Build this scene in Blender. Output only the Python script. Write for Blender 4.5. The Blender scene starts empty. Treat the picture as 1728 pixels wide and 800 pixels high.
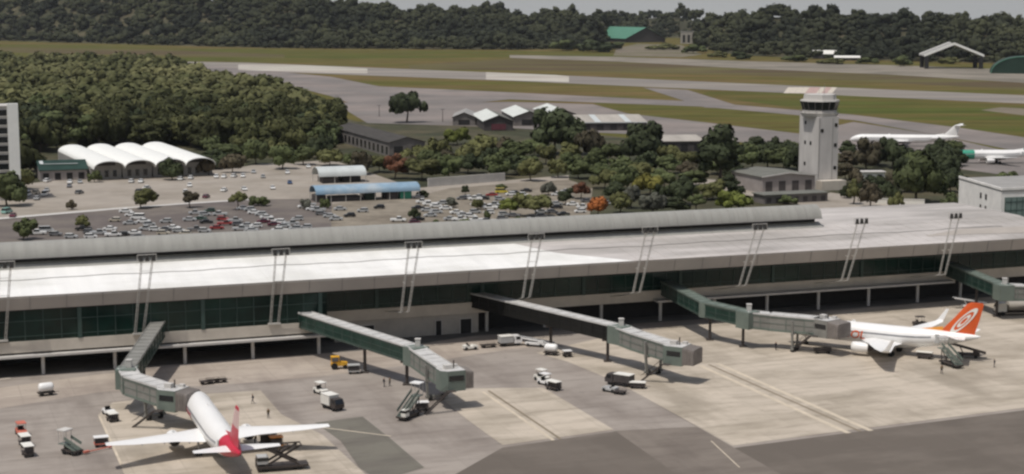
import bpy, bmesh, math, random
import numpy as np
from mathutils import Vector, Matrix
C = bpy.context.scene
COL = C.collection
rnd = random.Random(7)
R = math.radians
# ---------------------------------------------------------------- camera
HC, FP = 68.0, 2800.0
PITCH = math.atan(390 / 2800)
cam = bpy.data.cameras.new('camera'); cam_o = bpy.data.objects.new('camera', cam); COL.objects.link(cam_o)
cam.sensor_width = 36; cam.lens = 36 * FP / 1728
cam.clip_start = 1; cam.clip_end = 40000
cam_o.location = (0, 0, HC); cam_o.rotation_euler = (math.pi / 2 - PITCH, 0, 0)
C.camera = cam_o
# ---------------------------------------------------------------- sky, sun, exposure
SUN_EL, SUN_AZ = 68, 225          # degrees; azimuth of the sun measured counter-clockwise from +X (behind the camera, left)
w = bpy.data.worlds.new('World'); C.world = w; w.use_nodes = True
nt = w.node_tree; bg = nt.nodes['Background']
sky = nt.nodes.new('ShaderNodeTexSky'); sky.sky_type = 'NISHITA'; sky.sun_disc = False
sky.sun_elevation = R(SUN_EL); sky.sun_rotation = R(90 - SUN_AZ)
sky.altitude = 100; sky.air_density = 1.0; sky.dust_density = 2.5; sky.ozone_density = 1.0
# broken cloud: dense towards the horizon, thinner overhead
tcw = nt.nodes.new('ShaderNodeTexCoord'); mpw = nt.nodes.new('ShaderNodeMapping'); mpw.inputs['Scale'].default_value = (1, 1, 3.5)
nw = nt.nodes.new('ShaderNodeTexNoise'); nw.inputs['Scale'].default_value = 2.6; nw.inputs['Detail'].default_value = 7; nw.inputs['Roughness'].default_value = 0.6
sx = nt.nodes.new('ShaderNodeSeparateXYZ'); el = nt.nodes.new('ShaderNodeMapRange'); el.inputs[1].default_value = 0.02; el.inputs[2].default_value = 0.55; el.inputs[3].default_value = 0.62; el.inputs[4].default_value = 0.0
ad = nt.nodes.new('ShaderNodeMath'); ad.operation = 'ADD'; cl = nt.nodes.new('ShaderNodeMapRange'); cl.inputs[1].default_value = 0.42; cl.inputs[2].default_value = 0.80
cc = nt.nodes.new('ShaderNodeMix'); cc.data_type = 'RGBA'; cc.inputs[6].default_value = (3.3, 3.4, 3.5, 1); cc.inputs[7].default_value = (4.6, 4.65, 4.6, 1)
mw = nt.nodes.new('ShaderNodeMix'); mw.data_type = 'RGBA'
nt.links.new(tcw.outputs['Generated'], mpw.inputs[0]); nt.links.new(mpw.outputs[0], nw.inputs['Vector']); nt.links.new(tcw.outputs['Generated'], sx.inputs[0])
nt.links.new(sx.outputs['Z'], el.inputs[0]); nt.links.new(el.outputs[0], ad.inputs[0]); nt.links.new(nw.outputs['Fac'], ad.inputs[1]); nt.links.new(ad.outputs[0], cl.inputs[0])
nt.links.new(nw.outputs['Fac'], cc.inputs[0]); nt.links.new(cl.outputs[0], mw.inputs[0]); nt.links.new(sky.outputs[0], mw.inputs[6]); nt.links.new(cc.outputs[2], mw.inputs[7])
nt.links.new(mw.outputs[2], bg.inputs[0]); bg.inputs[1].default_value = 0.10
sl = bpy.data.lights.new('sun', 'SUN'); sl.energy = 3.0; sl.angle = R(1.0); sl.color = (1.0, 0.955, 0.89)
so = bpy.data.objects.new('sun', sl); COL.objects.link(so)
sd = Vector((math.cos(R(SUN_EL)) * math.cos(R(SUN_AZ)), math.cos(R(SUN_EL)) * math.sin(R(SUN_AZ)), math.sin(R(SUN_EL))))
so.rotation_euler = sd.to_track_quat('Z', 'Y').to_euler(); so.location = (0, 0, 300)
C.view_settings.view_transform = 'Standard'; C.view_settings.look = 'None'
C.view_settings.exposure = 0.0; C.view_settings.gamma = 1
C.cycles.filter_width = 2.5
C.cycles.max_bounces = 5
# ---------------------------------------------------------------- placing: survey of the photograph (pixel -> point on a horizontal plane)
_c, _s = math.cos(PITCH), math.sin(PITCH)
def P(x, y, z=0.0):
    a = (x - 864) / FP; b = -(y - 400) / FP
    d = (a, _c + b * _s, -_s + b * _c); t = (z - HC) / d[2]
    return Vector((d[0] * t, d[1] * t, z))
def px(X, Y, Z=0.0):
    Z -= HC; dep = Y * _c - Z * _s; up = Y * _s + Z * _c
    return 864 + FP * X / dep, 400 - FP * up / dep
def sc(y): # pixels per metre at ground row y
    q = P(864, y); return FP / (q.y * _c + HC * _s)
TH = R(20.3); U = Vector((math.cos(TH), math.sin(TH), 0)); V = Vector((-math.sin(TH), math.cos(TH), 0))
O = P(0, 640)
def T(s, v, z=0.0): return O + U * s + V * v + Vector((0, 0, z))
# ---------------------------------------------------------------- materials
def lin(c): return tuple(((x / 255) / 12.92 if x / 255 <= 0.04045 else ((x / 255 + 0.055) / 1.055) ** 2.4) for x in c)
MATS = {}
def mat(name, col, rough=0.7, metal=0.0, var=0.12, scale=0.6, stretch=(1, 1, 1), spec=0.3, obj_var=0.0, detail=4, second=None, emit=None):
    """procedural paint/stone: base colour broken up by noise; second = another colour mixed in by a larger noise"""
    if name in MATS: return MATS[name]
    m = bpy.data.materials.new(name); m.use_nodes = True; n = m.node_tree; b = n.nodes['Principled BSDF']
    b.inputs['Roughness'].default_value = rough; b.inputs['Metallic'].default_value = metal
    b.inputs['Specular IOR Level'].default_value = spec
    tc = n.nodes.new('ShaderNodeTexCoord'); mp = n.nodes.new('ShaderNodeMapping'); mp.inputs['Scale'].default_value = stretch
    n.links.new(tc.outputs['Object'], mp.inputs[0])
    no = n.nodes.new('ShaderNodeTexNoise'); no.inputs['Scale'].default_value = scale; no.inputs['Detail'].default_value = detail
    no.inputs['Roughness'].default_value = 0.65
    n.links.new(mp.outputs[0], no.inputs['Vector'])
    mr = n.nodes.new('ShaderNodeMapRange'); mr.inputs[1].default_value = 0.3; mr.inputs[2].default_value = 0.7
    mr.inputs[3].default_value = 1 - var; mr.inputs[4].default_value = 1 + var
    n.links.new(no.outputs['Fac'], mr.inputs[0])
    base = None
    if second:
        n2 = n.nodes.new('ShaderNodeTexNoise'); n2.inputs['Scale'].default_value = second[1]; n2.inputs['Detail'].default_value = 5
        n2.inputs['Roughness'].default_value = 0.6
        mp2 = n.nodes.new('ShaderNodeMapping'); mp2.inputs['Scale'].default_value = second[2] if len(second) > 2 else (1, 1, 1)
        mp2.inputs['Location'].default_value = (13.1, 7.7, 3.3)
        n.links.new(tc.outputs['Object'], mp2.inputs[0]); n.links.new(mp2.outputs[0], n2.inputs['Vector'])
        r2 = n.nodes.new('ShaderNodeMapRange'); r2.inputs[1].default_value = 0.42; r2.inputs[2].default_value = 0.62; r2.clamp = True
        n.links.new(n2.outputs['Fac'], r2.inputs[0])
        mx = n.nodes.new('ShaderNodeMix'); mx.data_type = 'RGBA'
        mx.inputs[6].default_value = (*col, 1); mx.inputs[7].default_value = (*second[0], 1)
        n.links.new(r2.outputs[0], mx.inputs[0]); base = mx.outputs[2]
    vm = n.nodes.new('ShaderNodeVectorMath'); vm.operation = 'SCALE'
    if base: n.links.new(base, vm.inputs[0])
    else: vm.inputs[0].default_value = col
    fac = mr.outputs[0]
    if obj_var:
        oi = n.nodes.new('ShaderNodeObjectInfo'); r3 = n.nodes.new('ShaderNodeMapRange')
        r3.inputs[3].default_value = 1 - obj_var; r3.inputs[4].default_value = 1 + obj_var
        n.links.new(oi.outputs['Random'], r3.inputs[0])
        mm = n.nodes.new('ShaderNodeMath'); mm.operation = 'MULTIPLY'
        n.links.new(fac, mm.inputs[0]); n.links.new(r3.outputs[0], mm.inputs[1]); fac = mm.outputs[0]
    n.links.new(fac, vm.inputs['Scale'])
    n.links.new(vm.outputs[0], b.inputs['Base Color'])
    MATS[name] = m; return m
def slab_mat(name, col, dark, cell=7.5, joint=0.12):
    """concrete cast in bays: joint grid along the terminal axes, bays of slightly different age, oil and rubber stains"""
    m = bpy.data.materials.new(name); m.use_nodes = True; n = m.node_tree; b = n.nodes['Principled BSDF']
    b.inputs['Roughness'].default_value = 0.85; b.inputs['Specular IOR Level'].default_value = 0.2
    tc = n.nodes.new('ShaderNodeTexCoord'); mp = n.nodes.new('ShaderNodeMapping'); mp.vector_type = 'TEXTURE'
    mp.inputs['Rotation'].default_value = (0, 0, TH); n.links.new(tc.outputs['Object'], mp.inputs[0])
    br = n.nodes.new('ShaderNodeTexBrick'); br.offset = 0; br.inputs['Scale'].default_value = 1.0
    br.inputs['Brick Width'].default_value = cell; br.inputs['Row Height'].default_value = cell; br.inputs['Mortar Size'].default_value = joint
    br.inputs['Mortar Smooth'].default_value = 0.6; br.inputs['Bias'].default_value = 0
    k = 0.9
    br.inputs['Color1'].default_value = (*[x * 0.96 for x in col], 1); br.inputs['Color2'].default_value = (*[x * 1.03 for x in col], 1)
    br.inputs['Mortar'].default_value = (*[x * 0.84 for x in col], 1)
    n.links.new(mp.outputs[0], br.inputs['Vector'])
    def noise(scale, st, lo, hi, loc):
        q = n.nodes.new('ShaderNodeMapping'); q.inputs['Scale'].default_value = st; q.inputs['Location'].default_value = loc
        n.links.new(mp.outputs[0], q.inputs[0])
        t = n.nodes.new('ShaderNodeTexNoise'); t.inputs['Scale'].default_value = scale; t.inputs['Detail'].default_value = 6; t.inputs['Roughness'].default_value = 0.62
        n.links.new(q.outputs[0], t.inputs['Vector'])
        r = n.nodes.new('ShaderNodeMapRange'); r.inputs[1].default_value = lo; r.inputs[2].default_value = hi; n.links.new(t.outputs['Fac'], r.inputs[0])
        return r.outputs[0]
    cur = br.outputs['Color']
    for (scale, st, lo, hi, loc, colr, amt) in [(0.05, (1, 2.2, 1), 0.46, 0.72, (3, 9, 0), dark, 0.85), (0.16, (0.5, 3, 1), 0.50, 0.78, (31, 2, 0), [x * 0.7 for x in dark], 0.6), (0.035, (2.6, .7, 1), 0.5, 0.68, (7, 3, 0), [x * 0.86 for x in dark], 0.6), (0.7, (1, 1, 1), 0.62, 0.8, (5, 5, 5), [x * 0.5 for x in dark], 0.5)]:
        f = noise(scale, st, lo, hi, loc)
        mu = n.nodes.new('ShaderNodeMath'); mu.operation = 'MULTIPLY'; mu.inputs[1].default_value = amt; n.links.new(f, mu.inputs[0])
        mx = n.nodes.new('ShaderNodeMix'); mx.data_type = 'RGBA'; n.links.new(mu.outputs[0], mx.inputs[0]); n.links.new(cur, mx.inputs[6])
        mx.inputs[7].default_value = (*colr, 1); cur = mx.outputs[2]
    n.links.new(cur, b.inputs['Base Color']); MATS[name] = m; return m
def L(r, g, b, k=0.87): return tuple(x * k for x in lin((r, g, b)))
M = {}
M['concrete'] = slab_mat('stand_concrete', L(198, 186, 170), L(150, 140, 124))
M['asphalt'] = slab_mat('apron_asphalt', L(163, 154, 145), L(130, 120, 112), cell=11, joint=0.07)
M['asphalt_dark'] = slab_mat('taxilane_asphalt', L(106, 98, 90), L(128, 119, 110), cell=14, joint=0.06)
M['asphalt_patch'] = slab_mat('patched_asphalt', L(120, 116, 106), L(104, 98, 92), cell=14, joint=0.06)
M['road'] = slab_mat('service_road', L(182, 170, 157), L(150, 138, 128), cell=9)
M['shade_road'] = slab_mat('painted_shade_ground', L(116, 114, 110), L(90, 88, 86), cell=9)  # canopy shade put into a darker ground colour
M['paint_white'] = mat('worn_white_paint', L(205, 195, 180), 0.8, var=0.2, scale=1.2)
M['paint_pink'] = mat('faded_red_marking', L(186, 158, 150), 0.8, var=0.15, scale=0.3)
M['paint_orange'] = mat('worn_orange_paint', L(206, 150, 110), 0.8, var=0.2, scale=1.2)
M['line_dark'] = mat('rubber_mark', L(140, 128, 110), 0.9, var=0.2, scale=0.5)
M['line_pale'] = mat('pale_guide_strip', L(205, 192, 172), 0.9, var=0.15, scale=0.5)
M['grass'] = mat('airfield_grass', L(92, 90, 46), 0.95, var=0.3, scale=0.03, stretch=(0.5, 1.6, 1), spec=0.05, second=(L(110, 94, 62), 0.006, (0.5, 2.2, 1)), detail=8)
M['grass_green'] = mat('green_grass', L(82, 88, 42), 0.95, var=0.3, scale=0.03, stretch=(0.5, 1.6, 1), spec=0.05, second=(L(100, 90, 52), 0.008, (0.4, 2, 1)), detail=8)
M['grass_brown'] = mat('dry_grass', L(92, 80, 62), 0.95, var=0.25, scale=0.02, stretch=(0.4, 1.8, 1), spec=0.05, second=(L(102, 98, 64), 0.007, (0.4, 2, 1)), detail=8)
M['runway'] = mat('runway_asphalt', L(132, 126, 120), 0.9, var=0.14, scale=0.012, stretch=(0.5, 2, 1), second=(L(150, 142, 132), 0.01, (0.3, 2, 1)))
M['runway_new'] = mat('fresh_runway_concrete', L(190, 186, 174), 0.85, var=0.12, scale=0.01, second=(L(170, 160, 150), 0.012, (0.3, 2, 1)))
M['taxi'] = mat('taxiway_asphalt', L(122, 116, 112), 0.9, var=0.16, scale=0.02, second=(L(140, 130, 124), 0.012))
M['taxi_pale'] = mat('old_taxiway', L(140, 132, 120), 0.9, var=0.16, scale=0.02, second=(L(118, 112, 100), 0.012))
M['soil'] = mat('dark_soil', L(60, 62, 42), 0.95, var=0.35, scale=0.08, second=(L(84, 78, 58), 0.03))  # dark green-brown soil with paler patches at random
M['carpark'] = mat('car_park_asphalt', L(104, 96, 92), 0.9, var=0.16, scale=0.15, second=(L(120, 112, 104), 0.04))
M['forecourt'] = mat('forecourt_paving', L(164, 155, 144), 0.9, var=0.12, scale=0.1, second=(L(148, 139, 127), 0.04))
M['gravel'] = mat('gravel_lot', L(140, 131, 117), 0.95, var=0.2, scale=0.25, second=(L(120, 111, 98), 0.06))
M['roof_white'] = mat('white_sheet_roof', (0.82, 0.81, 0.78), 0.5, var=0.06, scale=0.12, stretch=(2.5, 0.12, 1), second=((0.70, 0.69, 0.65), 0.05, (1, 2, 1)))
M['roof_pinkgrey'] = mat('pinkish_grey_sheet_roof', (0.36, 0.335, 0.31), 0.65, var=0.16, scale=0.12, stretch=(0.5, 1.6, 1), second=((0.51, 0.475, 0.45), 0.07, (0.3, 1.4, 1)))  # greyer sheet tone beyond the diagonal edge, mottled by noise
M['fascia'] = mat('grey_fascia_panel', (0.38, 0.345, 0.31), 0.6, var=0.08, scale=0.15)
M['band'] = mat('beige_concrete_band', (0.54, 0.49, 0.42), 0.8, var=0.12, scale=0.25)
M['glass'] = mat('green_tinted_glass', (0.004, 0.018, 0.013), 0.14, var=0.5, scale=0.12, spec=0.28, second=((0.010, 0.032, 0.024), 0.09))
M['mullion'] = mat('green_grey_frame', (0.045, 0.075, 0.065), 0.5, var=0.1)
M['dark'] = mat('dark_parts_and_recess_shade', (0.025, 0.024, 0.024), 0.9, var=0.2)  # near-black for doors and legs; on recessed walls it stands for deep shade
M['wall_low'] = mat('ground_floor_plaster', (0.40, 0.37, 0.33), 0.85, var=0.12, scale=0.4)
M['slab_edge'] = mat('pale_slab_edge', (0.52, 0.50, 0.47), 0.75, var=0.1)
M['barrel'] = mat('grey_barrel_cladding', (0.30, 0.295, 0.27), 0.55, var=0.1, scale=0.3, stretch=(2, 0.3, 0.3))
M['cable'] = mat('dark_cable', (0.22, 0.21, 0.2), 0.7)
M['mast'] = mat('galvanised_steel', (0.55, 0.53, 0.49), 0.45, metal=0.2, var=0.08)
M['lamp'] = mat('floodlight_housing', (0.045, 0.043, 0.04), 0.6)
M['bridge_wall'] = mat('bridge_glazed_wall', (0.018, 0.045, 0.035), 0.3, var=0.3, scale=0.3, spec=0.3)
M['bridge_frame'] = mat('bridge_grey_frame', (0.055, 0.08, 0.068), 0.5, var=0.12)
M['bridge_roof'] = mat('bridge_pale_roof', (0.52, 0.51, 0.49), 0.6, var=0.14, scale=0.4)
M['bridge_grey'] = mat('bridge_grey_panel', (0.22, 0.215, 0.195), 0.55, var=0.14, scale=0.4)
M['bridge_green'] = mat('bridge_greygreen_panel', (0.15, 0.18, 0.155), 0.5, var=0.12, scale=0.4)
M['black_panel'] = mat('black_bridge_panel', (0.012, 0.012, 0.011), 0.5, var=0.2)
M['bellows'] = mat('bellows_fabric', (0.19, 0.17, 0.155), 0.9, var=0.2)
M['steel_dark'] = mat('dark_steel', (0.06, 0.05, 0.045), 0.6)
M['rubber'] = mat('black_rubber', (0.02, 0.02, 0.02), 0.9)
M['white'] = mat('white_aircraft_paint', (0.80, 0.79, 0.77), 0.35, var=0.03, scale=0.3, spec=0.45)
M['cream'] = mat('cream_white_paint', (0.74, 0.72, 0.66), 0.5, var=0.05)
M['grey_belly'] = mat('pale_grey_paint', (0.45, 0.45, 0.44), 0.45, var=0.05)
M['red'] = mat('crimson_paint', (0.48, 0.022, 0.05), 0.4, var=0.06)
M['blush'] = mat('pale_pink_paint', (0.62, 0.44, 0.42), 0.5, var=0.06)
M['bare_earth'] = mat('bare_earth', L(122, 112, 98), 0.95, var=0.2, scale=0.02, second=(L(104, 100, 74), 0.008))
M['asphalt_mid'] = slab_mat('worn_taxilane_asphalt', L(130, 121, 112), L(106, 97, 90), cell=14, joint=0.06)
M['orange'] = mat('orange_paint', (0.64, 0.105, 0.025), 0.4, var=0.06)
M['amber'] = mat('amber_paint', (0.75, 0.30, 0.05), 0.4, var=0.06)
M['metal'] = mat('bare_metal', (0.35, 0.34, 0.33), 0.35, metal=0.6)
M['win_dark'] = mat('dark_window', (0.012, 0.014, 0.016), 0.15, spec=0.6, var=0.1)
M['win_row'] = mat('row_of_cabin_windows', (0.24, 0.24, 0.25), 0.3, var=0.3, scale=2.0)
M['teal'] = mat('teal_paint', (0.05, 0.30, 0.20), 0.4, var=0.06)
M['pinkred'] = mat('faded_red_paint', (0.55, 0.16, 0.11), 0.6, var=0.15)
M['yellow'] = mat('yellow_paint', (0.70, 0.38, 0.04), 0.5, var=0.1)
M['tower'] = mat('tower_concrete', (0.52, 0.495, 0.47), 0.85, var=0.12, scale=0.25, stretch=(1.5, 1.5, 0.3))
M['tower_dark'] = mat('tower_joint', (0.34, 0.325, 0.305), 0.85, var=0.12)
M['plaster'] = mat('pale_plaster', (0.52, 0.50, 0.47), 0.85, var=0.1, scale=0.3)
M['plaster_pink'] = mat('pinkish_plaster', (0.30, 0.27, 0.255), 0.85, var=0.12, scale=0.3)
M['vault'] = mat('white_shell', (0.80, 0.80, 0.76), 0.5, var=0.04)
M['roof_green'] = mat('green_sheet_roof', (0.075, 0.20, 0.135), 0.6, var=0.1, scale=0.1)
M['roof_dkgreen'] = mat('dark_green_sheet_roof', (0.016, 0.040, 0.028), 0.5, var=0.2, scale=0.2)
M['roof_dark'] = mat('dark_fibre_cement_roof', (0.055, 0.05, 0.045), 0.85, var=0.25, scale=0.3, stretch=(3, 0.3, 1))
M['roof_grey'] = mat('grey_sheet_roof', (0.30, 0.29, 0.275), 0.7, var=0.12, scale=0.2)
M['roof_dark2'] = mat('dull_green_grey_roof', (0.15, 0.15, 0.13), 0.8, var=0.15, scale=0.2)
M['roof_beige'] = mat('beige_sheet_roof', (0.37, 0.34, 0.30), 0.7, var=0.15, scale=0.15, stretch=(1, 0.2, 1))
M['roof_shed'] = mat('pale_shed_sheet', (0.62, 0.64, 0.60), 0.5, var=0.12, scale=0.2)
M['roof_blue'] = mat('blue_canopy_sheet', (0.22, 0.33, 0.43), 0.5, var=0.12, scale=0.2, second=((0.36, 0.42, 0.46), 0.1))
M['roof_pale'] = mat('pale_canopy_sheet', (0.52, 0.55, 0.54), 0.5, var=0.1, scale=0.2)
M['white_wall'] = mat('white_plaster', (0.84, 0.81, 0.77), 0.85, var=0.1, scale=0.3)
M['wall_grey_dark'] = mat('weathered_grey_wall', (0.17, 0.155, 0.145), 0.9, var=0.2, scale=0.3)
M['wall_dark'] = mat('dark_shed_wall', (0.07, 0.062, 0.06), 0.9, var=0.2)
M['maroon'] = mat('maroon_wall', (0.12, 0.035, 0.045), 0.8, var=0.2)
M['glass_office'] = mat('pale_green_glazing', (0.17, 0.23, 0.21), 0.25, var=0.25, scale=0.3, spec=0.4)
M['skin'] = mat('skin', (0.28, 0.15, 0.09), 0.7)
M['cloth_dark'] = mat('dark_workwear', (0.03, 0.03, 0.04), 0.9)
M['cloth_vest'] = mat('dull_vest', (0.12, 0.09, 0.05), 0.9)
M['bark'] = mat('bark', (0.09, 0.07, 0.055), 0.95, var=0.25, scale=2)
def leaf(name, col, col2, ov=0.22, sc1=0.35, sc2=0.12):
    return mat(name, col, 0.75, var=0.3, scale=sc1, spec=0.15, obj_var=ov, second=(col2, sc2), detail=6)
LEAF = {
 'dark': leaf('dark_leaves', (0.040, 0.050, 0.024), (0.060, 0.072, 0.030)),
 'mid': leaf('mid_leaves', (0.078, 0.094, 0.038), (0.105, 0.120, 0.050)),
 'olive': leaf('olive_leaves', (0.105, 0.108, 0.042), (0.135, 0.132, 0.052)),
 'lime': leaf('lime_leaves', (0.13, 0.15, 0.035), (0.10, 0.12, 0.035)),
 'brown': leaf('brownish_leaves', (0.085, 0.070, 0.045), (0.060, 0.062, 0.034)),
 'silver': leaf('silvery_leaves', (0.13, 0.13, 0.105), (0.09, 0.10, 0.07)),
 'flame': leaf('orange_blossom', (0.30, 0.10, 0.03), (0.16, 0.10, 0.04)),
 'rust': leaf('rust_leaves', (0.125, 0.055, 0.032), (0.09, 0.06, 0.034)),
 'gold': leaf('yellow_blossom', (0.18, 0.165, 0.04), (0.11, 0.125, 0.04)),
 'wood': mat('woodland_leaves', (0.054, 0.058, 0.024), 0.85, var=0.2, scale=0.03, spec=0.12, obj_var=0.3, second=((0.118, 0.115, 0.052), 0.014), detail=6),
 'far': mat('distant_rainforest_leaves', (0.029, 0.033, 0.022), 0.9, var=0.2, scale=0.012, spec=0.06, second=((0.062, 0.066, 0.036), 0.007), detail=6),
}
# ---------------------------------------------------------------- mesh builder
class MB:
    def __init__(s): s.v = []; s.f = []; s.m = []
    def add(s, vs, fs, mi=0):
        k = len(s.v); s.v += [tuple(p) for p in vs]
        for i, f in enumerate(fs):
            s.f.append(tuple(k + j for j in f)); s.m.append(mi[i] if isinstance(mi, (list, tuple)) else mi)
        return s
    def box(s, c, d, rz=0.0, mi=0, ry=0.0, taper=1.0):
        x, y, z = d[0] / 2, d[1] / 2, d[2] / 2
        m = Matrix.Rotation(rz, 3, 'Z') @ Matrix.Rotation(ry, 3, 'Y')
        vs = [m @ Vector((a * x * (taper if e > 0 else 1), b * y * (taper if e > 0 else 1), e * z)) + Vector(c) for e in (-1, 1) for a, b in ((-1, -1), (1, -1), (1, 1), (-1, 1))]
        return s.add(vs, [(3, 2, 1, 0), (4, 5, 6, 7), (0, 1, 5, 4), (1, 2, 6, 5), (2, 3, 7, 6), (3, 0, 4, 7)], mi)
    def beam(s, p, q, wd, ht, mi=0):
        p, q = Vector(p), Vector(q); d = (q - p).normalized()
        side = d.cross(Vector((0, 0, 1)))
        if side.length < 1e-4: side = Vector((1, 0, 0))
        side.normalize(); up = side.cross(d)
        a, b = side * wd / 2, up * ht / 2
        vs = [e + i * a + j * b for e in (p, q) for i, j in ((-1, -1), (1, -1), (1, 1), (-1, 1))]
        return s.add(vs, [(0, 1, 2, 3), (7, 6, 5, 4), (0, 4, 5, 1), (1, 5, 6, 2), (2, 6, 7, 3), (3, 7, 4, 0)], mi)
    def tube(s, p, q, r0, r1=None, n=8, mi=0, cap=True):
        r1 = r0 if r1 is None else r1; p, q = Vector(p), Vector(q); d = (q - p).normalized()
        a = d.orthogonal().normalized(); b = d.cross(a)
        vs = [c + (a * math.cos(t) + b * math.sin(t)) * r for c, r in ((p, r0), (q, r1)) for t in [2 * math.pi * i / n for i in range(n)]]
        fs = [(i, (i + 1) % n, n + (i + 1) % n, n + i) for i in range(n)]
        if cap: fs += [tuple(range(n - 1, -1, -1)), tuple(range(n, 2 * n))]
        return s.add(vs, fs, mi)
    def prism(s, poly, z0, z1, mi=0, top=None):
        n = len(poly); vs = [(*p[:2], z0) for p in poly] + [(*p[:2], z1) for p in poly]
        fs = [tuple(range(n - 1, -1, -1)), tuple(range(n, 2 * n))] + [(i, (i + 1) % n, n + (i + 1) % n, n + i) for i in range(n)]
        return s.add(vs, fs, [mi, mi if top is None else top] + [mi] * n)
    def loft(s, rings, mi=0, caps=True, closed=True):
        n = len(rings[0]); k = len(s.v); s.v += [tuple(p) for r in rings for p in r]
        for i in range(len(rings) - 1):
            m = mi[i] if isinstance(mi, (list, tuple)) else mi
            for j in range(n if closed else n - 1):
                a = k + i * n + j; b = k + i * n + (j + 1) % n
                s.f.append((a, b, b + n, a + n)); s.m.append(m)
        if caps:
            s.f.append(tuple(range(k + n - 1, k - 1, -1))); s.m.append(mi[0] if isinstance(mi, (list, tuple)) else mi)
            e = k + (len(rings) - 1) * n
            s.f.append(tuple(range(e, e + n))); s.m.append(mi[-1] if isinstance(mi, (list, tuple)) else mi)
        return s
    def build(s, name, mats, parent=None, smooth=False, loc=None):
        me = bpy.data.meshes.new(name); me.from_pydata(s.v, [], s.f)
        if not isinstance(mats, (list, tuple)): mats = [mats]
        for m in mats: me.materials.append(m)
        me.polygons.foreach_set('material_index', s.m)
        if smooth: me.polygons.foreach_set('use_smooth', [True] * len(s.f))
        me.update()
        if smooth: 
            try: me.set_sharp_from_angle(angle=R(38))
            except Exception: pass
        o = bpy.data.objects.new(name, me); COL.objects.link(o)
        if parent: o.parent = parent
        if loc is not None: o.location = loc
        return o
def tag(o, label, cat, group=None):
    o['label'] = label; o['category'] = cat
    if group: o['group'] = group
    return o
def thing(name, label, cat, loc=(0, 0, 0), rz=0.0, group=None):
    o = bpy.data.objects.new(name, None); COL.objects.link(o); o.location = loc; o.rotation_euler = (0, 0, rz)
    o.empty_display_size = 0.5
    return tag(o, label, cat, group)
def structure(o): o['kind'] = 'structure'; return o
def dup(root, loc, rz=None, label=None, group=None, scale=None):
    r = root.copy(); COL.objects.link(r); r.location = loc
    if rz is not None: r.rotation_euler = (0, 0, rz)
    if scale: r.scale = scale
    if label: r['label'] = label
    if group: r['group'] = group
    for ch in root.children:
        c = ch.copy(); COL.objects.link(c); c.parent = r
        for g in ch.children:
            d = g.copy(); COL.objects.link(d); d.parent = c
    return r
def sheet(name, pts, z, m, pixels=True, z0=None):
    """a paved or planted area as a thin sheet; pts surveyed on the ground"""
    q = [P(x, y, 0) for x, y in pts] if pixels else [Vector(p) for p in pts]
    mb = MB(); mb.add([(a.x, a.y, z) for a in q], [tuple(range(len(q)))])
    o = mb.build(name, m)
    bm = bmesh.new(); bm.from_mesh(o.data)
    bmesh.ops.recalc_face_normals(bm, faces=bm.faces)
    if bm.faces[0].normal.z < 0: bmesh.ops.reverse_faces(bm, faces=bm.faces)
    bmesh.ops.triangulate(bm, faces=bm.faces); bm.to_mesh(o.data); bm.free()
    return structure(o)
# ================================================================ SETTING: ground, airfield, hills
g = MB(); g.add([(-12000, -600, 0), (12000, -600, 0), (12000, 7200, 0), (-12000, 7200, 0)], [(0, 1, 2, 3)])
structure(g.build('ground', M['grass']))
def band(name, top, bot, z, m): return sheet(name, top + bot[::-1], z, m)
band('grass_field', [(-700, 62), (0, 74), (450, 84), (870, 86), (1045, 92)], [(-700, 96), (0, 104), (420, 104), (870, 96), (1045, 97)], .02, M['grass_green'])
band('dry_grass_field', [(-700, 66), (0, 80), (260, 84), (480, 92)], [(-700, 76), (0, 88), (260, 94), (480, 98)], .05, M['grass_brown'])
band('dry_grass_field', [(690, 110), (870, 99), (1250, 110), (1728, 128), (2300, 152)], [(690, 116), (870, 119), (1250, 126), (1728, 152), (2300, 186)], .05, M['grass_brown'])
band('taxiway', [(860, 93), (1045, 96), (1280, 104), (1500, 110), (1728, 118), (2300, 142)], [(860, 98), (1045, 104), (1280, 117), (1500, 126), (1728, 140), (2300, 172)], .08, M['taxi_pale'])
band('grass_verge', [(600, 127), (860, 137), (1100, 152), (1160, 158)], [(520, 127), (700, 146), (860, 154), (1165, 172)], .05, M['grass'])
band('grass_verge', [(1200, 154), (1420, 160), (1728, 179), (2300, 212)], [(1180, 160), (1440, 196), (1728, 236), (2300, 330)], .05, M['grass_green'])
band('grass_verge', [(1000, 173), (1180, 180), (1350, 192)], [(1060, 192), (1180, 206), (1360, 224)], .05, M['grass_green'])
band('runway', [(200, 102), (420, 106), (870, 124), (1278, 142), (1728, 161), (2300, 186)], [(260, 109), (420, 120), (870, 137), (1278, 155), (1728, 175), (2300, 204)], .11, M['runway'])
band('runway_surface', [(402, 109), (480, 109), (590, 114), (620, 116)], [(402, 118), (480, 121), (560, 123), (620, 124)], .15, M['runway_new'])
band('runway_surface', [(820, 122), (940, 127), (960, 129)], [(820, 134), (930, 138), (960, 139)], .15, M['runway_new'])
band('taxiway', [(330, 110), (430, 117), (560, 130), (640, 146), (860, 156), (1180, 172), (1440, 194), (1620, 216), (1728, 232), (2300, 320)],
     [(330, 116), (470, 140), (560, 163), (600, 178), (760, 178), (860, 168), (1180, 180), (1440, 203), (1580, 228), (1728, 258), (2300, 360)], .13, M['taxi'])
band('taxiway', [(1085, 148), (1160, 152)], [(1190, 182), (1262, 184)], .15, M['taxi'])
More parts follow.
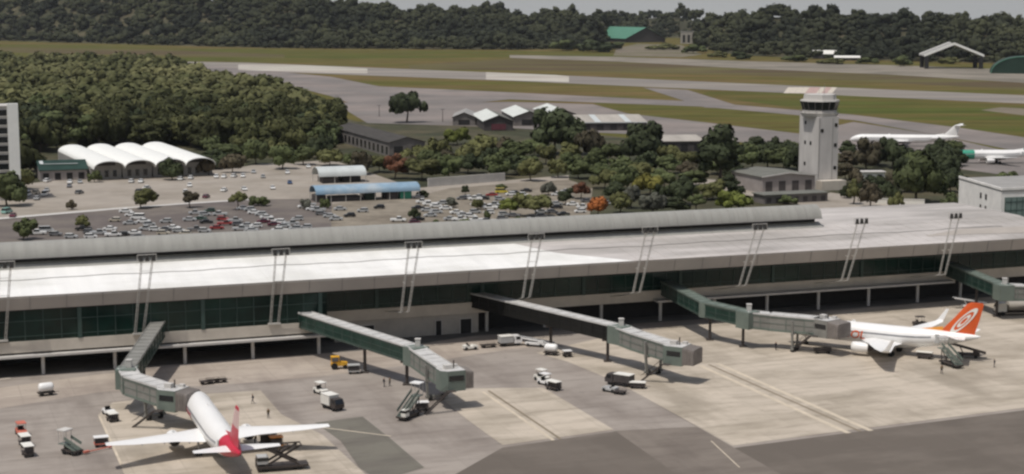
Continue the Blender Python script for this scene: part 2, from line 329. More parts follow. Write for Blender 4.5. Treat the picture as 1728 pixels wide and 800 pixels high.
# red-and-white painted displaced threshold on the runway, just beyond the control tower
for i in range(9):
    x0 = 1322 + i * 9.2
    sheet('threshold_marking', [(x0 + 8, 147.5), (x0 + 16.8, 147.8), (x0 + 8.8, 157.8), (x0, 157.5)], .17, M['paint_pink'] if i in (4, 5, 7) else M['paint_white'])
sheet('bare_ground', [(1655, 186), (1690, 181), (1760, 185), (1850, 196), (1728, 195)], .07, M['bare_earth'])
sheet('bare_ground', [(1035, 94), (1040, 82), (1075, 74), (1150, 76), (1185, 92), (1150, 97)], .12, M['bare_earth'])
sheet('hangar_apron', [(560, 172), (640, 176), (860, 172), (1000, 176), (1060, 192), (1200, 208), (1350, 226), (1440, 206), (1580, 228), (1728, 262), (2100, 330), (2100, 380), (1728, 300), (1440, 262), (1180, 232), (960, 222), (820, 214), (620, 208)], .10, M['taxi'])
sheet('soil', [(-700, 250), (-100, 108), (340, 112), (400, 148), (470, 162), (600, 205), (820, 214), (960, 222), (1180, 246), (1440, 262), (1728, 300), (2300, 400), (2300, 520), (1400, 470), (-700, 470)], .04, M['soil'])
sheet('forecourt', [(-300, 400), (-60, 345), (30, 312), (120, 302), (350, 294), (440, 276), (560, 278), (600, 300), (560, 335), (440, 338), (300, 346), (190, 355), (0, 371)], .10, M['forecourt'])
sheet('car_park', [(-400, 440), (0, 372), (190, 355), (300, 346), (440, 337), (560, 336), (560, 420), (-400, 500)], .13, M['carpark'])
sheet('gravel_lot', [(558, 420), (560, 345), (600, 338), (720, 336), (745, 420)], .14, M['gravel'])
sheet('car_park', [(700, 420), (712, 330), (760, 318), (860, 310), (960, 304), (1000, 318), (990, 420)], .15, M['gravel'])
sheet('road', [(300, 290), (560, 270), (700, 318), (960, 296), (960, 306), (720, 330), (560, 345), (540, 330), (560, 300)], .12, M['forecourt'])
sheet('garden_path', [(1165, 300), (1300, 312), (1600, 352), (1600, 372), (1380, 352), (1165, 312)], .12, M['forecourt'])
sheet('kerb_path', [(-300, 396), (0, 368), (190, 352), (300, 344), (440, 335), (440, 337), (300, 346), (190, 354.5), (0, 371), (-300, 400)], .17, M['slab_edge'])
# apron in front of the terminal
sheet('apron', [T(-130, 25), T(-130, -240), T(420, -240), T(420, 25)], .06, M['asphalt'], pixels=False)
sheet('service_road', [(-300, 715), (0, 690), (170, 662), (400, 648), (540, 636), (700, 615), (860, 590), (930, 583), (930, 560), (700, 575), (430, 607), (170, 632), (0, 655), (-300, 680)], .07, M['road'])
sheet('painted_shade_ground', [T(-130, 24), T(-130, 0.5), T(75, 1.5), T(95, 8), T(420, 9), T(420, 24)], .08, M['shade_road'], pixels=False)  # painted shade: dark sheet cut along the canopy's shadow edge
sheet('concrete_stand', [(165, 702), (190, 680), (300, 668), (440, 660), (475, 700), (545, 735), (615, 800), (700, 900), (250, 900), (205, 790)], .09, M['concrete'])
sheet('asphalt_repair', [(532, 714), (612, 704), (660, 742), (716, 790), (640, 812), (606, 790), (575, 745)], .10, M['asphalt_patch'])
sheet('concrete_stand', [(738, 668), (800, 656), (917, 655), (1036, 726), (900, 745), (848, 752), (790, 710)], .09, M['concrete'])
sheet('concrete_stand', [(905, 596), (1060, 560), (1300, 535), (1560, 512), (1728, 496), (2200, 470), (2200, 640), (1728, 689), (1440, 726), (1236, 753), (1040, 645), (960, 612)], .09, M['concrete'])
sheet('taxilane', [(560, 1000), (700, 840), (848, 756), (1036, 729), (1160, 720), (1236, 757), (1440, 730), (1728, 693), (2300, 630), (2600, 1000)], .075, M['asphalt_dark'])
sheet('taxilane_edge', [(1000, 650), (1042, 645), (1238, 756), (1500, 905), (1290, 905), (1038, 728)], .085, M['asphalt_mid'])
sheet('apron_patch', [(960, 615), (1041, 645), (1175, 721), (1036, 728), (917, 655)], .087, M['asphalt'])
def stripe(name, a, b, wd, m, z=.11):
    p, q = P(*a), P(*b); d = (q - p).normalized(); n = Vector((-d.y, d.x, 0)) * wd / 2
    return sheet(name, [p - n, q - n, q + n, p + n], z, m, pixels=False)
for a, b, wd, m in [((1182, 618), (1432, 732), 1.0, 'line_pale'), ((1196, 616), (1452, 729), .5, 'line_dark'), ((1210, 614), (1470, 728), 1.0, 'line_pale'),
                    ((824, 660), (946, 742), .5, 'line_dark'), ((815, 662), (934, 744), .6, 'line_pale'), ((1200, 745), (1248, 790), .2, 'line_pale'),
                    ((205, 785), (232, 782), .5, 'paint_white'),
                    ((540, 722), (660, 737), .35, 'line_pale'), ((0, 641), (18, 639), .8, 'paint_white'), ((168, 704), (206, 788), .4, 'line_pale')]:
    stripe('painted_line', a, b, wd, M[m])
# ---------------------------------------------------------------- hills
HA = [-500, 0, 450, 850, 1000, 1040, 1150, 1190, 1260, 1400, 1560, 1728, 1900, 2300]
HB = [56, 69, 81, 84, 82, 64, 64, 86, 94, 100, 104, 108, 116, 130]
TA = [-500, 0, 300, 500, 640, 680, 760, 870, 1000, 1060, 1150, 1215, 1240, 1300, 1400, 1500, 1600, 1728, 1900, 2300]
TB = [-70, -34, -20, -10, 0, 8, 9, 16, 18, 18, 14, 26, 16, 6, 12, 20, 22, 28, 40, 60]
def hill_base(a): return P(864, float(np.interp(a, HA, HB))).y
HILL_W = 420.0
def ridge(a):
    D = hill_base(a) + HILL_W; return max(6.0, HC + (10 - float(np.interp(a, TA, TB))) * D / FP - 21)
def hill_z(a, d):
    t = min(max(d / HILL_W, 0), 1); return ridge(a) * t * t * (3 - 2 * t)
def hill_pt(a, d):
    Y = hill_base(a) + d; return ((a - 864) / FP * (Y * _c + HC * _s), Y, hill_z(a, d))
hb = MB(); na = list(range(-500, 2301, 35)); nd = [-5, 40, 90, 140, 190, 240, 300, 360, 420, 560]
vs = []; fs = []
for i, a in enumerate(na):
    for d in nd: x, y, z = hill_pt(a, d); vs.append((x, y, z - (0.3 if d < 0 else 0)))
for i in range(len(na) - 1):
    for j in range(len(nd) - 1):
        k = i * len(nd) + j; fs.append((k, k + len(nd), k + len(nd) + 1, k + 1))
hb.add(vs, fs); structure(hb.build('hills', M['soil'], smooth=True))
# ================================================================ FOLIAGE
def crown_arrays(rng, nq, rx, rz, nl, q, flat=0.0, core=True):
    """leaf clumps: quads scattered over the surfaces of many overlapping lobes"""
    t = rng.uniform(0, 2 * np.pi, nl); ph = np.arccos(rng.uniform(-0.55, 1, nl)); rr = rng.uniform(0.35, 0.82, nl)
    lc = np.stack([np.cos(t) * np.sin(ph) * rx * rr, np.sin(t) * np.sin(ph) * rx * rr, np.cos(ph) * rz * rr], 1)
    lc[0] = (0, 0, 0.1 * rz); lr = rng.uniform(0.24, 0.46, nl) * min(rx, rz * 1.15); lr[0] = min(rx, rz) * 0.62
    k = rng.choice(nl, nq, p=lr ** 2 / np.sum(lr ** 2))
    t = rng.uniform(0, 2 * np.pi, nq); cz = rng.uniform(-0.6, 1, nq); sz = np.sqrt(1 - cz ** 2)
    d = np.stack([np.cos(t) * sz, np.sin(t) * sz, cz], 1)
    p = lc[k] + d * (lr[k] * rng.uniform(0.78, 1.12, nq))[:, None]
    if flat: p[:, 2] = np.where(p[:, 2] < -flat * rz, -flat * rz + rng.uniform(-.05, .05, nq) * rz, p[:, 2])
    nrm = d + rng.normal(0, 0.3, (nq, 3)); nrm /= np.linalg.norm(nrm, axis=1)[:, None]
    a = np.cross(nrm, rng.normal(0, 1, (nq, 3))); a /= np.linalg.norm(a, axis=1)[:, None]; b = np.cross(nrm, a)
    h = (q * rng.uniform(0.55, 1.25, nq) / 2)[:, None]
    crown_arrays.dirs = np.repeat(d + rng.normal(0, .12, (nq, 3)), 4, axis=0)
    return np.stack([p - a * h - b * h * .8, p + a * h - b * h * .6, p + a * h * .8 + b * h, p - a * h * .7 + b * h * .9], 1).reshape(-1, 3), lc, lr
ICO = None
def ico_core():
    global ICO
    if ICO is None:
        bm = bmesh.new(); bmesh.ops.create_icosphere(bm, subdivisions=1, radius=1)
        ICO = (np.array([v.co[:] for v in bm.verts]), [tuple(v.index for v in f.verts) for f in bm.faces]); bm.free()
    return ICO
def quads_mesh(name, V4, m, extra=None, nrm=None):
    n = len(V4) // 4; ev, ef = (extra if extra else (np.zeros((0, 3)), []))
    me = bpy.data.meshes.new(name); allv = np.concatenate([V4, ev]) if len(ev) else V4
    me.vertices.add(len(allv)); me.vertices.foreach_set('co', allv.astype(np.float32).ravel())
    nl = n * 4 + 3 * len(ef); me.loops.add(nl); li = np.concatenate([np.arange(n * 4), (np.array(ef).ravel() + n * 4) if len(ef) else np.zeros(0, int)])
    me.loops.foreach_set('vertex_index', li.astype(np.int32)); me.polygons.add(n + len(ef))
    ls = np.concatenate([np.arange(n) * 4, n * 4 + 3 * np.arange(len(ef))]); me.polygons.foreach_set('loop_start', ls.astype(np.int32))
    me.materials.append(m); me.update(); me.validate()
    if nrm is not None:
        me.polygons.foreach_set('use_smooth', [True] * len(me.polygons)); me.normals_split_custom_set_from_vertices(nrm.tolist())
    return me
def crown_mesh(name, seed, nq, rx, rz, nl, q, m, flat=0.0):
    rng = np.random.default_rng(seed); v, lc, lr = crown_arrays(rng, nq, rx, rz, nl, q, flat); dr = crown_arrays.dirs
    iv, iff = ico_core(); ev = []; ef = []
    for c, r in zip(lc, lr):
        k = len(ev) * 12 if False else sum(len(x) for x in ev); e = iv * r * 0.9 + c
        if flat: e[:, 2] = np.maximum(e[:, 2], -flat * rz)
        ev.append(e); ef += [tuple(i + k for i in f) for f in iff]
    nn = np.concatenate([dr, np.concatenate([iv] * len(lc))]); nn /= np.linalg.norm(nn, axis=1)[:, None]
    return quads_mesh(name, v, m, (np.concatenate(ev), ef), nn)
def trunk_mesh(h, r, seed, spread=0.5, m=None):
    rg = random.Random(seed); mb = MB(); top = h * 0.62
    mb.tube((0, 0, -0.1), (0.1, 0, top), r, r * 0.6, 7)
    for i in range(5):
        a = i * 1.257 + rg.uniform(-.3, .3); q = h * rg.uniform(.8, 1.05)
        mb.tube((0.08, 0, top * rg.uniform(.7, .98)), (math.cos(a) * spread * h * .5, math.sin(a) * spread * h * .5, q), r * .45, r * .15, 5)
    me_o = mb.build('trunk', M['bark']); me = me_o.data; bpy.data.objects.remove(me_o); return me
CROWNS = {}; ZB = {}
def get_crown(kind, shape, var):
    key = (kind, shape, var)
    if key not in CROWNS:
        rx, rz, nl, fl = {'round': (1, .82, 15, .55), 'tall': (1, 1.35, 18, .9), 'wide': (1, .55, 16, .35), 'umbrella': (1, .62, 22, .22), 'sparse': (1, .8, 9, .6), 'bush': (1, .6, 12, .5)}[shape]
        CROWNS[key] = crown_mesh('crown', hash(key) % 1000 if False else (sum(map(ord, kind + shape)) * 7 + var), 1500 if shape != 'sparse' else 700, rx, rz, nl, .18, LEAF[kind], fl)
    return CROWNS[key]
TRUNKS = [trunk_mesh(1.0, .055, i, .55) for i in range(3)]
def tree(name, label, base, width, height, kind, shape='round', group=None, var=0, trunk_h=None):
    """base: ground point; width/height in metres"""
    r = thing(name, label, 'tree' if 'shrub' not in name and 'bush' not in name else 'shrub', base, rnd.uniform(0, 6.28), group)
    me = get_crown(kind, shape, var % 3)
    if me.name not in ZB: co = np.empty(len(me.vertices) * 3, np.float32); me.vertices.foreach_get('co', co); ZB[me.name] = (float(co[2::3].min()), float(co[2::3].max()))
    zmin, zmax = ZB[me.name]
    tr = height * (.22 if trunk_h is None else trunk_h)
    c = bpy.data.objects.new('crown', me); COL.objects.link(c); c.parent = r
    zs = (height - tr) / (zmax - zmin); c.scale = (width / 2 / 1.06, width / 2 / 1.06, zs); c.location = (0, 0, tr - zmin * zs)
    t = bpy.data.objects.new('trunk', TRUNKS[var % 3]); COL.objects.link(t); t.parent = r
    hh = tr + (height - tr) * .5; t.scale = (max(hh, height * .4), max(hh, height * .4), hh)
    return r
def ptree(name, label, x, yb, wpx, hpx, kind, shape='round', group=None, var=0, trunk_h=None):
    k = sc(yb); return tree(name, label, P(x, yb), wpx / k, hpx / k, kind, shape, group, var, trunk_h)
# distant forests on the hills: one mass each
def soft_variant(rng, nq, rz, nl, q, flat):
    """crown as (leaf quads, their normals, solid lobe vertices, their normals, lobe triangles)"""
    v, lc, lr = crown_arrays(rng, nq, 1, rz, nl, q, flat); dn = crown_arrays.dirs; iv, iff = ico_core(); ni = len(iv)
    ev = np.concatenate([iv * rr * rng.uniform(.86, 1.0, (ni, 1)) + c for c, rr in zip(lc, lr)]); en = np.concatenate([iv] * nl)
    ef = np.concatenate([np.array(iff) + ni * k for k in range(nl)]); return v, dn, ev, en, ef
def mass_object(name, items, m, label):
    """items: (variant, x, y, z, radius, height, turn)"""
    A, AN, B_, BN, T_ = [], [], [], [], []; kb = 0
    for (v, dn, ev, en, ef), x, y, z, r, h, t in items:
        cs, sn = math.cos(t), math.sin(t); rot = lambda p: np.stack([p[:, 0] * cs - p[:, 1] * sn, p[:, 0] * sn + p[:, 1] * cs, p[:, 2]], 1)
        s = np.array([r, r, h]); o = np.array([x, y, z]); A.append(rot(v) * s + o); AN.append(rot(dn)); B_.append(rot(ev) * s + o); BN.append(rot(en)); T_.append(ef + kb); kb += len(ev)
    nn = np.concatenate([np.concatenate(AN), np.concatenate(BN)]); nn /= np.linalg.norm(nn, axis=1)[:, None]
    me = quads_mesh(name, np.concatenate(A), m, (np.concatenate(B_), np.concatenate(T_)), nn); o = bpy.data.objects.new(name, me); COL.objects.link(o)
    o['kind'] = 'stuff'; return tag(o, label, 'forest')
def forest_mass(name, a0, a1, label, seed, n_rows=15, step=19):
    rng = np.random.default_rng(seed); variants = [soft_variant(rng, 90, .95, 12, .26, .7) for i in range(6)]; items = []
    for j in range(n_rows):
        d = -8 + j * 31.0; D = hill_base((a0 + a1) / 2) + d; st = step / D * FP; a = a0 + rng.uniform(0, st)
        while a < a1:
            aa = a + rng.uniform(-.4, .4) * st; dd = d + rng.uniform(-13, 13); x, y, z = hill_pt(aa, dd)
            r = rng.uniform(7, 19) * (0.72 if j < 1 else 1); h = r * rng.uniform(.55, .95)
            if rng.uniform() < .05: h *= 1.4; r *= .9
            if j >= n_rows - 2 and rng.uniform() < .25: h *= 1.3
            items.append((variants[rng.integers(6)], x, y, z + h * .72, r, h, rng.uniform(0, 6.28))); a += st * rng.uniform(.75, 1.2)
    return mass_object(name, items, LEAF['far'], label)
forest_mass('rainforest', -420, 1030, 'dense dark rainforest covering the hill beyond the airfield', 3)
forest_mass('rainforest', 1030, 2250, 'dark rainforest behind the far hangars', 5)
# woodland beside the terminal: nearest trees one by one, the rest as a mass
WOODP = [(-700, 118), (0, 112), (180, 110), (300, 122), (330, 132), (400, 158), (500, 182), (575, 212), (566, 246), (520, 262), (430, 262), (400, 268), (352, 268), (346, 262), (330, 248), (100, 250), (62, 262), (40, 262), (34, 300), (-120, 330), (-700, 420)]
def inside(x, y, poly):
    c = False; j = len(poly) - 1
    for i in range(len(poly)):
        if (poly[i][1] > y) != (poly[j][1] > y) and x < (poly[j][0] - poly[i][0]) * (y - poly[i][1]) / (poly[j][1] - poly[i][1]) + poly[i][0]: c = not c
        j = i
    return c
spots = []
Y = 560.0
while Y < 2000:
    X = -0.42 * Y
    while X < -0.08 * Y:
        qx, qy = X + rnd.uniform(-4, 4), Y + rnd.uniform(-4, 4); a, b = px(qx, qy)
        if inside(a, b, WOODP): spots.append((a, b, qx, qy))
        X += 11.5
    Y += 12.0 if Y < 1200 else 17
spots.sort(key=lambda s: -s[1])
near = [s for s in spots if s[0] > -12][:285]; ns = set(near); rest = [s for s in spots if s not in ns]
for i, (a, b, X, Yy) in enumerate(near):
    tree('woodland_tree', 'broad leafy green tree standing among the others in the woodland left of the hangars', (X, Yy, 0), rnd.uniform(10, 25), rnd.uniform(8, 18), 'wood' if rnd.random() < .75 else rnd.choice(['mid', 'dark', 'olive']), rnd.choice(['round', 'round', 'tall', 'wide']), 'trees of the woodland beside the airfield', i, .15)
rng = np.random.default_rng(11); variants = [soft_variant(rng, 90, .9, 12, .3, .6) for i in range(6)]; items = []
for a, b, X, Yy in rest:
    r = rng.uniform(5, 13.5); h = r * rng.uniform(.5, 1.0); items.append((variants[rng.integers(6)], X, Yy, h * .7 + 1, r, h, rng.uniform(0, 6.28)))
mass_object('woodland', items, LEAF['wood'], 'mass of green woodland reaching back to the runway')
print('wood spots', len(spots))
# ================================================================ TERMINAL
term = thing('terminal_building', 'long white roofed airport terminal with a dark green glass front facing the apron', 'terminal', O, TH)
def slope(v): return 15.2 + (v + 0.2) * 0.101 if v < 21.6 else 17.4
def roof_poly(name, polys, m, th=0.3, seams=(0, 0)):
    mb = MB()
    for s in np.arange(*seams, 3.3): mb.beam((s, 0, slope(0) + .02), (s, 21.4, slope(21.4) + .02), .06, .04)
    for poly in polys:
        n = len(poly); vs = [(s, v, slope(v)) for s, v in poly] + [(s, v, slope(v) - th) for s, v in poly]
        mb.add(vs, [tuple(range(n)), tuple(range(2 * n - 1, n - 1, -1))] + [(i, n + i, n + (i + 1) % n, (i + 1) % n) for i in range(n)])
    return mb.build(name, m, term)
roof_poly('roof', [[(-90, -.2), (128, -.2), (114, 10), (107, 21.6), (-90, 21.6)]], M['roof_white'], seams=(-88, 106))
wr = roof_poly('roof_extension', [[(128.02, -.2), (240, -.2), (240.4, 21.6), (107.02, 21.6), (114.02, 10)], [(183.6, 21.61), (240.4, 21.61), (241, 49), (183.6, 51)]], M['roof_pinkgrey'], seams=(129, 239))
wr['label'] = 'pinkish grey roof sheeting at the far end'
# standing seams and flashing lines on the roof
mb = MB(); mb.loft([[(s, 19.6, slope(19.6) + .01), (s, 21.6, slope(21.55) + .01), (s, 21.6, slope(21.55) + .95), (s, 20.5, slope(19.6) + .75)] for s in (-90, 184.4)]); mb.build('roof_flashing', M['barrel'], term)
mb = MB(); pts = []
for i in range(110):
    s = -88 + i * 2.9; v = 11.6 + .35 * math.sin(i * .55) + .25 * math.sin(i * 1.7); pts.append((s, v, slope(v) + .1))
for a, b in zip(pts, pts[1:]): mb.tube(a, b, .06, n=5, cap=False)
mb.build('roof_cable', M['cable'], term)
mb = MB(); mb.loft([[(204, 6, 15.85), (204, 7.2, 15.95), (204, 7.2, 16.0)], [(214, 6.2, 15.9), (214, 8.2, 16.1), (214, 8, 16.9)], [(233, 4.2, 15.7), (233, 7, 15.95), (233, 6.8, 16.9)]])
mb.build('roof_ridge', M['fascia'], term)
mb = MB(); mb.loft([[(s, -.26, 15.22), (s, -.02, 15.22), (s, .62, 12.6), (s, .38, 12.6)] for s in (-90, 240.5)])
for s in np.arange(-86, 239, 6.56): mb.beam((s, -.30, 15.15), (s, .34, 12.65), .09, .05, 1)
mb.build('fascia', [M['fascia'], M['cable']], term)
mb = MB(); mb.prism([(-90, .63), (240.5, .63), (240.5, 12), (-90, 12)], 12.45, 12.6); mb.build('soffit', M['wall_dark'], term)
mb = MB(); mb.prism([(-90, 1.0), (62, 1.0), (62, 12), (-90, 12)], 6.6, 12.44); mb.prism([(62.01, 11), (239, 11), (239, 14), (62.01, 14)], 6.6, 12.44)
mb.build('glass_wall', M['glass'], term)
for lo, hi, v in ((-90, 62, .94), (62, 239, 10.94)):
    mb = MB()
    for i, s in enumerate(np.arange(lo + 3, hi, 3.28)):
        big = i % 7 == 3
        mb.box((s, v - (.1 if big else 0), 9.5), (.75 if big else .14, .3 if big else .12, 5.85))
    mb.box(((lo + hi) / 2, v, 10.35), (hi - lo - .4, .1, .14)); mb.box(((lo + hi) / 2, v, 7.5), (hi - lo - .4, .09, .1))
    mb.build('glazing_frame', M['mullion'], term)
mb = MB(); mb.prism([(-90, .8), (62.2, .8), (62.2, 12.5), (-90, 12.5)], 4.5, 6.6); mb.prism([(62.21, 10.75), (239, 10.75), (239, 14.4), (62.21, 14.4)], 4.3, 6.59)
mb.build('floor_band', M['band'], term)
mb = MB(); mb.prism([(-90, -.4), (61.5, -.4), (61.5, 13), (-90, 13)], 3.7, 4.12); mb.build('canopy', M['slab_edge'], term)
mb = MB(); mb.prism([(137, 8.0), (213, 8.0), (213, 10.7), (137, 10.7)], 4.35, 4.75); mb.build('canopy', M['slab_edge'], term)
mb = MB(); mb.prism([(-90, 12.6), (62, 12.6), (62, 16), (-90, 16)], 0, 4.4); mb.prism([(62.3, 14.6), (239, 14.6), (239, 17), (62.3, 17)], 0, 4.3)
mb.build('recessed_wall', M['dark'], term)  # undercroft shade put into the near-black wall colour
mb = MB(); mb.prism([(66, 11.2), (97, 11.2), (97, 14.5), (66, 14.5)], 0, 4.29); mb.build('ground_floor_wall', M['wall_low'], term)
for s, w_ in ((94.2, 2.4), (88.2, 1.2), (73, 2.6)):
    mb = MB(); mb.box((s, 11.13, 1.55), (w_, .12, 3.1)); d_ = mb.build('door', M['dark'], term)
    mb = MB(); mb.box((s, 11.1, 3.2), (w_ + .3, .14, .2)); mb.box((s - w_ / 2 - .1, 11.1, 1.55), (.18, .14, 3.1)); mb.box((s + w_ / 2 + .1, 11.1, 1.55), (.18, .14, 3.1)); mb.build('door_frame', M['plaster'], d_)
for s in np.arange(-84, 61, 13.12):
    mb = MB(); mb.tube((s, 1.4, 0), (s, 1.4, 3.7), .34, n=12); mb.build('column', M['plaster'], term, smooth=True)
for s in list(np.arange(99, 239, 13.12)):
    mb = MB(); mb.tube((s, 9.6 if 138 < s < 212 else 11.6, 0), (s, 9.6 if 138 < s < 212 else 11.6, 4.33), .36, n=12); mb.build('column', M['plaster'], term, smooth=True)
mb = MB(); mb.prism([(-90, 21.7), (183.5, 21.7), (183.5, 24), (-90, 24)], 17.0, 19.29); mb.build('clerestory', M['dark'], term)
prof = [(19.9, 19.3), (19.92, 19.6), (20.35, 20.65), (20.85, 21.3), (21.4, 21.85), (22.2, 22.2), (23.2, 22.2), (24.4, 21.8), (25.3, 21.0), (25.8, 20), (25.8, 19.3)]
mb = MB(); mb.loft([[(s, v, z) for v, z in prof] for s in (-90, 184.3)])
for s in np.arange(-88, 184, 2.2):
    for (v0, z0), (v1, z1) in zip(prof[:6], prof[1:6]): mb.beam((s, v0 - .02, z0 + .02), (s, v1 - .02, z1 + .02), .08, .05, 1)
mb.build('barrel_roof', [M['barrel'], M['roof_grey']], term, smooth=True)
mb = MB(); mb.loft([[(s, v, z) for v, z in ((19.78, 19.2), (19.78, 19.4), (19.88, 19.4), (19.88, 19.2))] for s in (-90, 184.4)]); mb.build('gutter', M['roof_grey'], term)
mb = MB(); mb.prism([(-90, 24.1), (183.5, 24.1), (183.5, 62), (-90, 62)], 0, 11); mb.prism([(183.6, 17.2), (240, 17.2), (239.5, 48), (183.6, 50)], 0, 16.9)
mb.build('rear_hall', M['plaster'], term)
# ---------------------------------------------------------------- floodlight masts, leaning out over the apron
def solve(x, y, v0):
    lo, hi = 0.0, 40.0
    for _ in range(50):
        z = (lo + hi) / 2; q = P(x, y, z) - O
        if q.dot(V) > v0: lo = z
        else: hi = z
    q = P(x, y, z) - O; return Vector((q.dot(U), v0, z))
MASTS = [((2, 575), (8, 452)), ((235, 563), (248, 440)), ((463, 546), (474, 430)), ((683, 527), (698, 418)), ((888, 502), (905, 404)), ((1074, 494), (1097, 392)), ((1253, 482), (1282, 387)), ((1425, 474), (1453, 377)), ((1590, 464), (1612, 368))]
where = ['at the near end of the terminal', 'behind the bridge to the red tailed airliner', 'left of the root of the second jet bridge', 'over the doors of the beige ground floor wall', 'beside the root of the longest dark jet bridge', 'left of the bridge serving the orange tailed airliner', 'in front of the start of the pinkish grey roof', 'above the middle of the right hand canopy', 'beside the farthest jet bridge']
for (b, t), wh in zip(MASTS, where):
    vb = .55 if b[0] < 500 else -.62
    pb, pt = solve(*b, vb), solve(*t, -1.9)
    ms = thing('floodlight_mast', 'leaning twin legged steel floodlight mast ' + wh, 'floodlight', T(*pb), TH, 'floodlight masts along the terminal')
    d = pt - pb; side = Vector((1, 0, 0))
    for sg in (-1, 1):
        a0 = side * .75 * sg; a1 = d + side * 1.0 * sg; mb = MB()
        for k in (-.16, .16): mb.tube(a0 + side * k, a1 + side * k * .8, .075, .06, 6)
        for i in range(14):
            f0, f1 = i / 14, (i + 1) / 14; k = .16 if i % 2 else -.16
            mb.tube(a0.lerp(a1, f0) + side * k, a0.lerp(a1, f1) - side * k, .03, n=4, cap=False)
        mb.build('leg', M['mast'], ms)
    mb = MB(); mb.tube(d * .62 - side * .93, d * .62 + side * .93, .05, n=6); mb.tube(d * .86 - side * .98, d * .86 + side * .98, .05, n=6)
    mb.build('cross_bar', M['mast'], ms)
    mb = MB()
    for zz in (0, 1.15): mb.tube(d + Vector((-1.75, 0, zz)), d + Vector((1.75, 0, zz)), .07, n=6)
    for xx in (-1.75, 0, 1.75): mb.tube(d + Vector((xx, 0, 0)), d + Vector((xx, 0, 1.15)), .06, n=6)
    mb.build('lamp_frame', M['mast'], ms)
    for xx in (-1.15, 0, 1.15):
        mb = MB(); c = d + Vector((xx, -.3, .5)); mb.box(c, (.72, .5, 1.1), taper=.7); mb.box(c + Vector((0, -.05, -.58)), (.66, .46, .08), mi=1); mb.build('lamp', [M['lamp'], M['mast']], ms)
    if b[0] < 500: mb = MB(); mb.box((0, .2, -.05), (2.4, .9, .3)); mb.build('bracket', M['mast'], ms)
    else:
        for sg in (-1, 1):
            mb = MB()
            mb.tube((sg * .75, 0, 0), (sg * .75, 11.3, 5.6 - pb.z + .3), .09, n=6)
            f = (13.6 - pb.z) / d.z; mb.tube((sg * .85 + d.x * f, d.y * f, 13.6 - pb.z), (sg * .85 + d.x * f, 1.0, 13.6 - pb.z), .08, n=6); mb.build('bracket', M['mast'], ms)
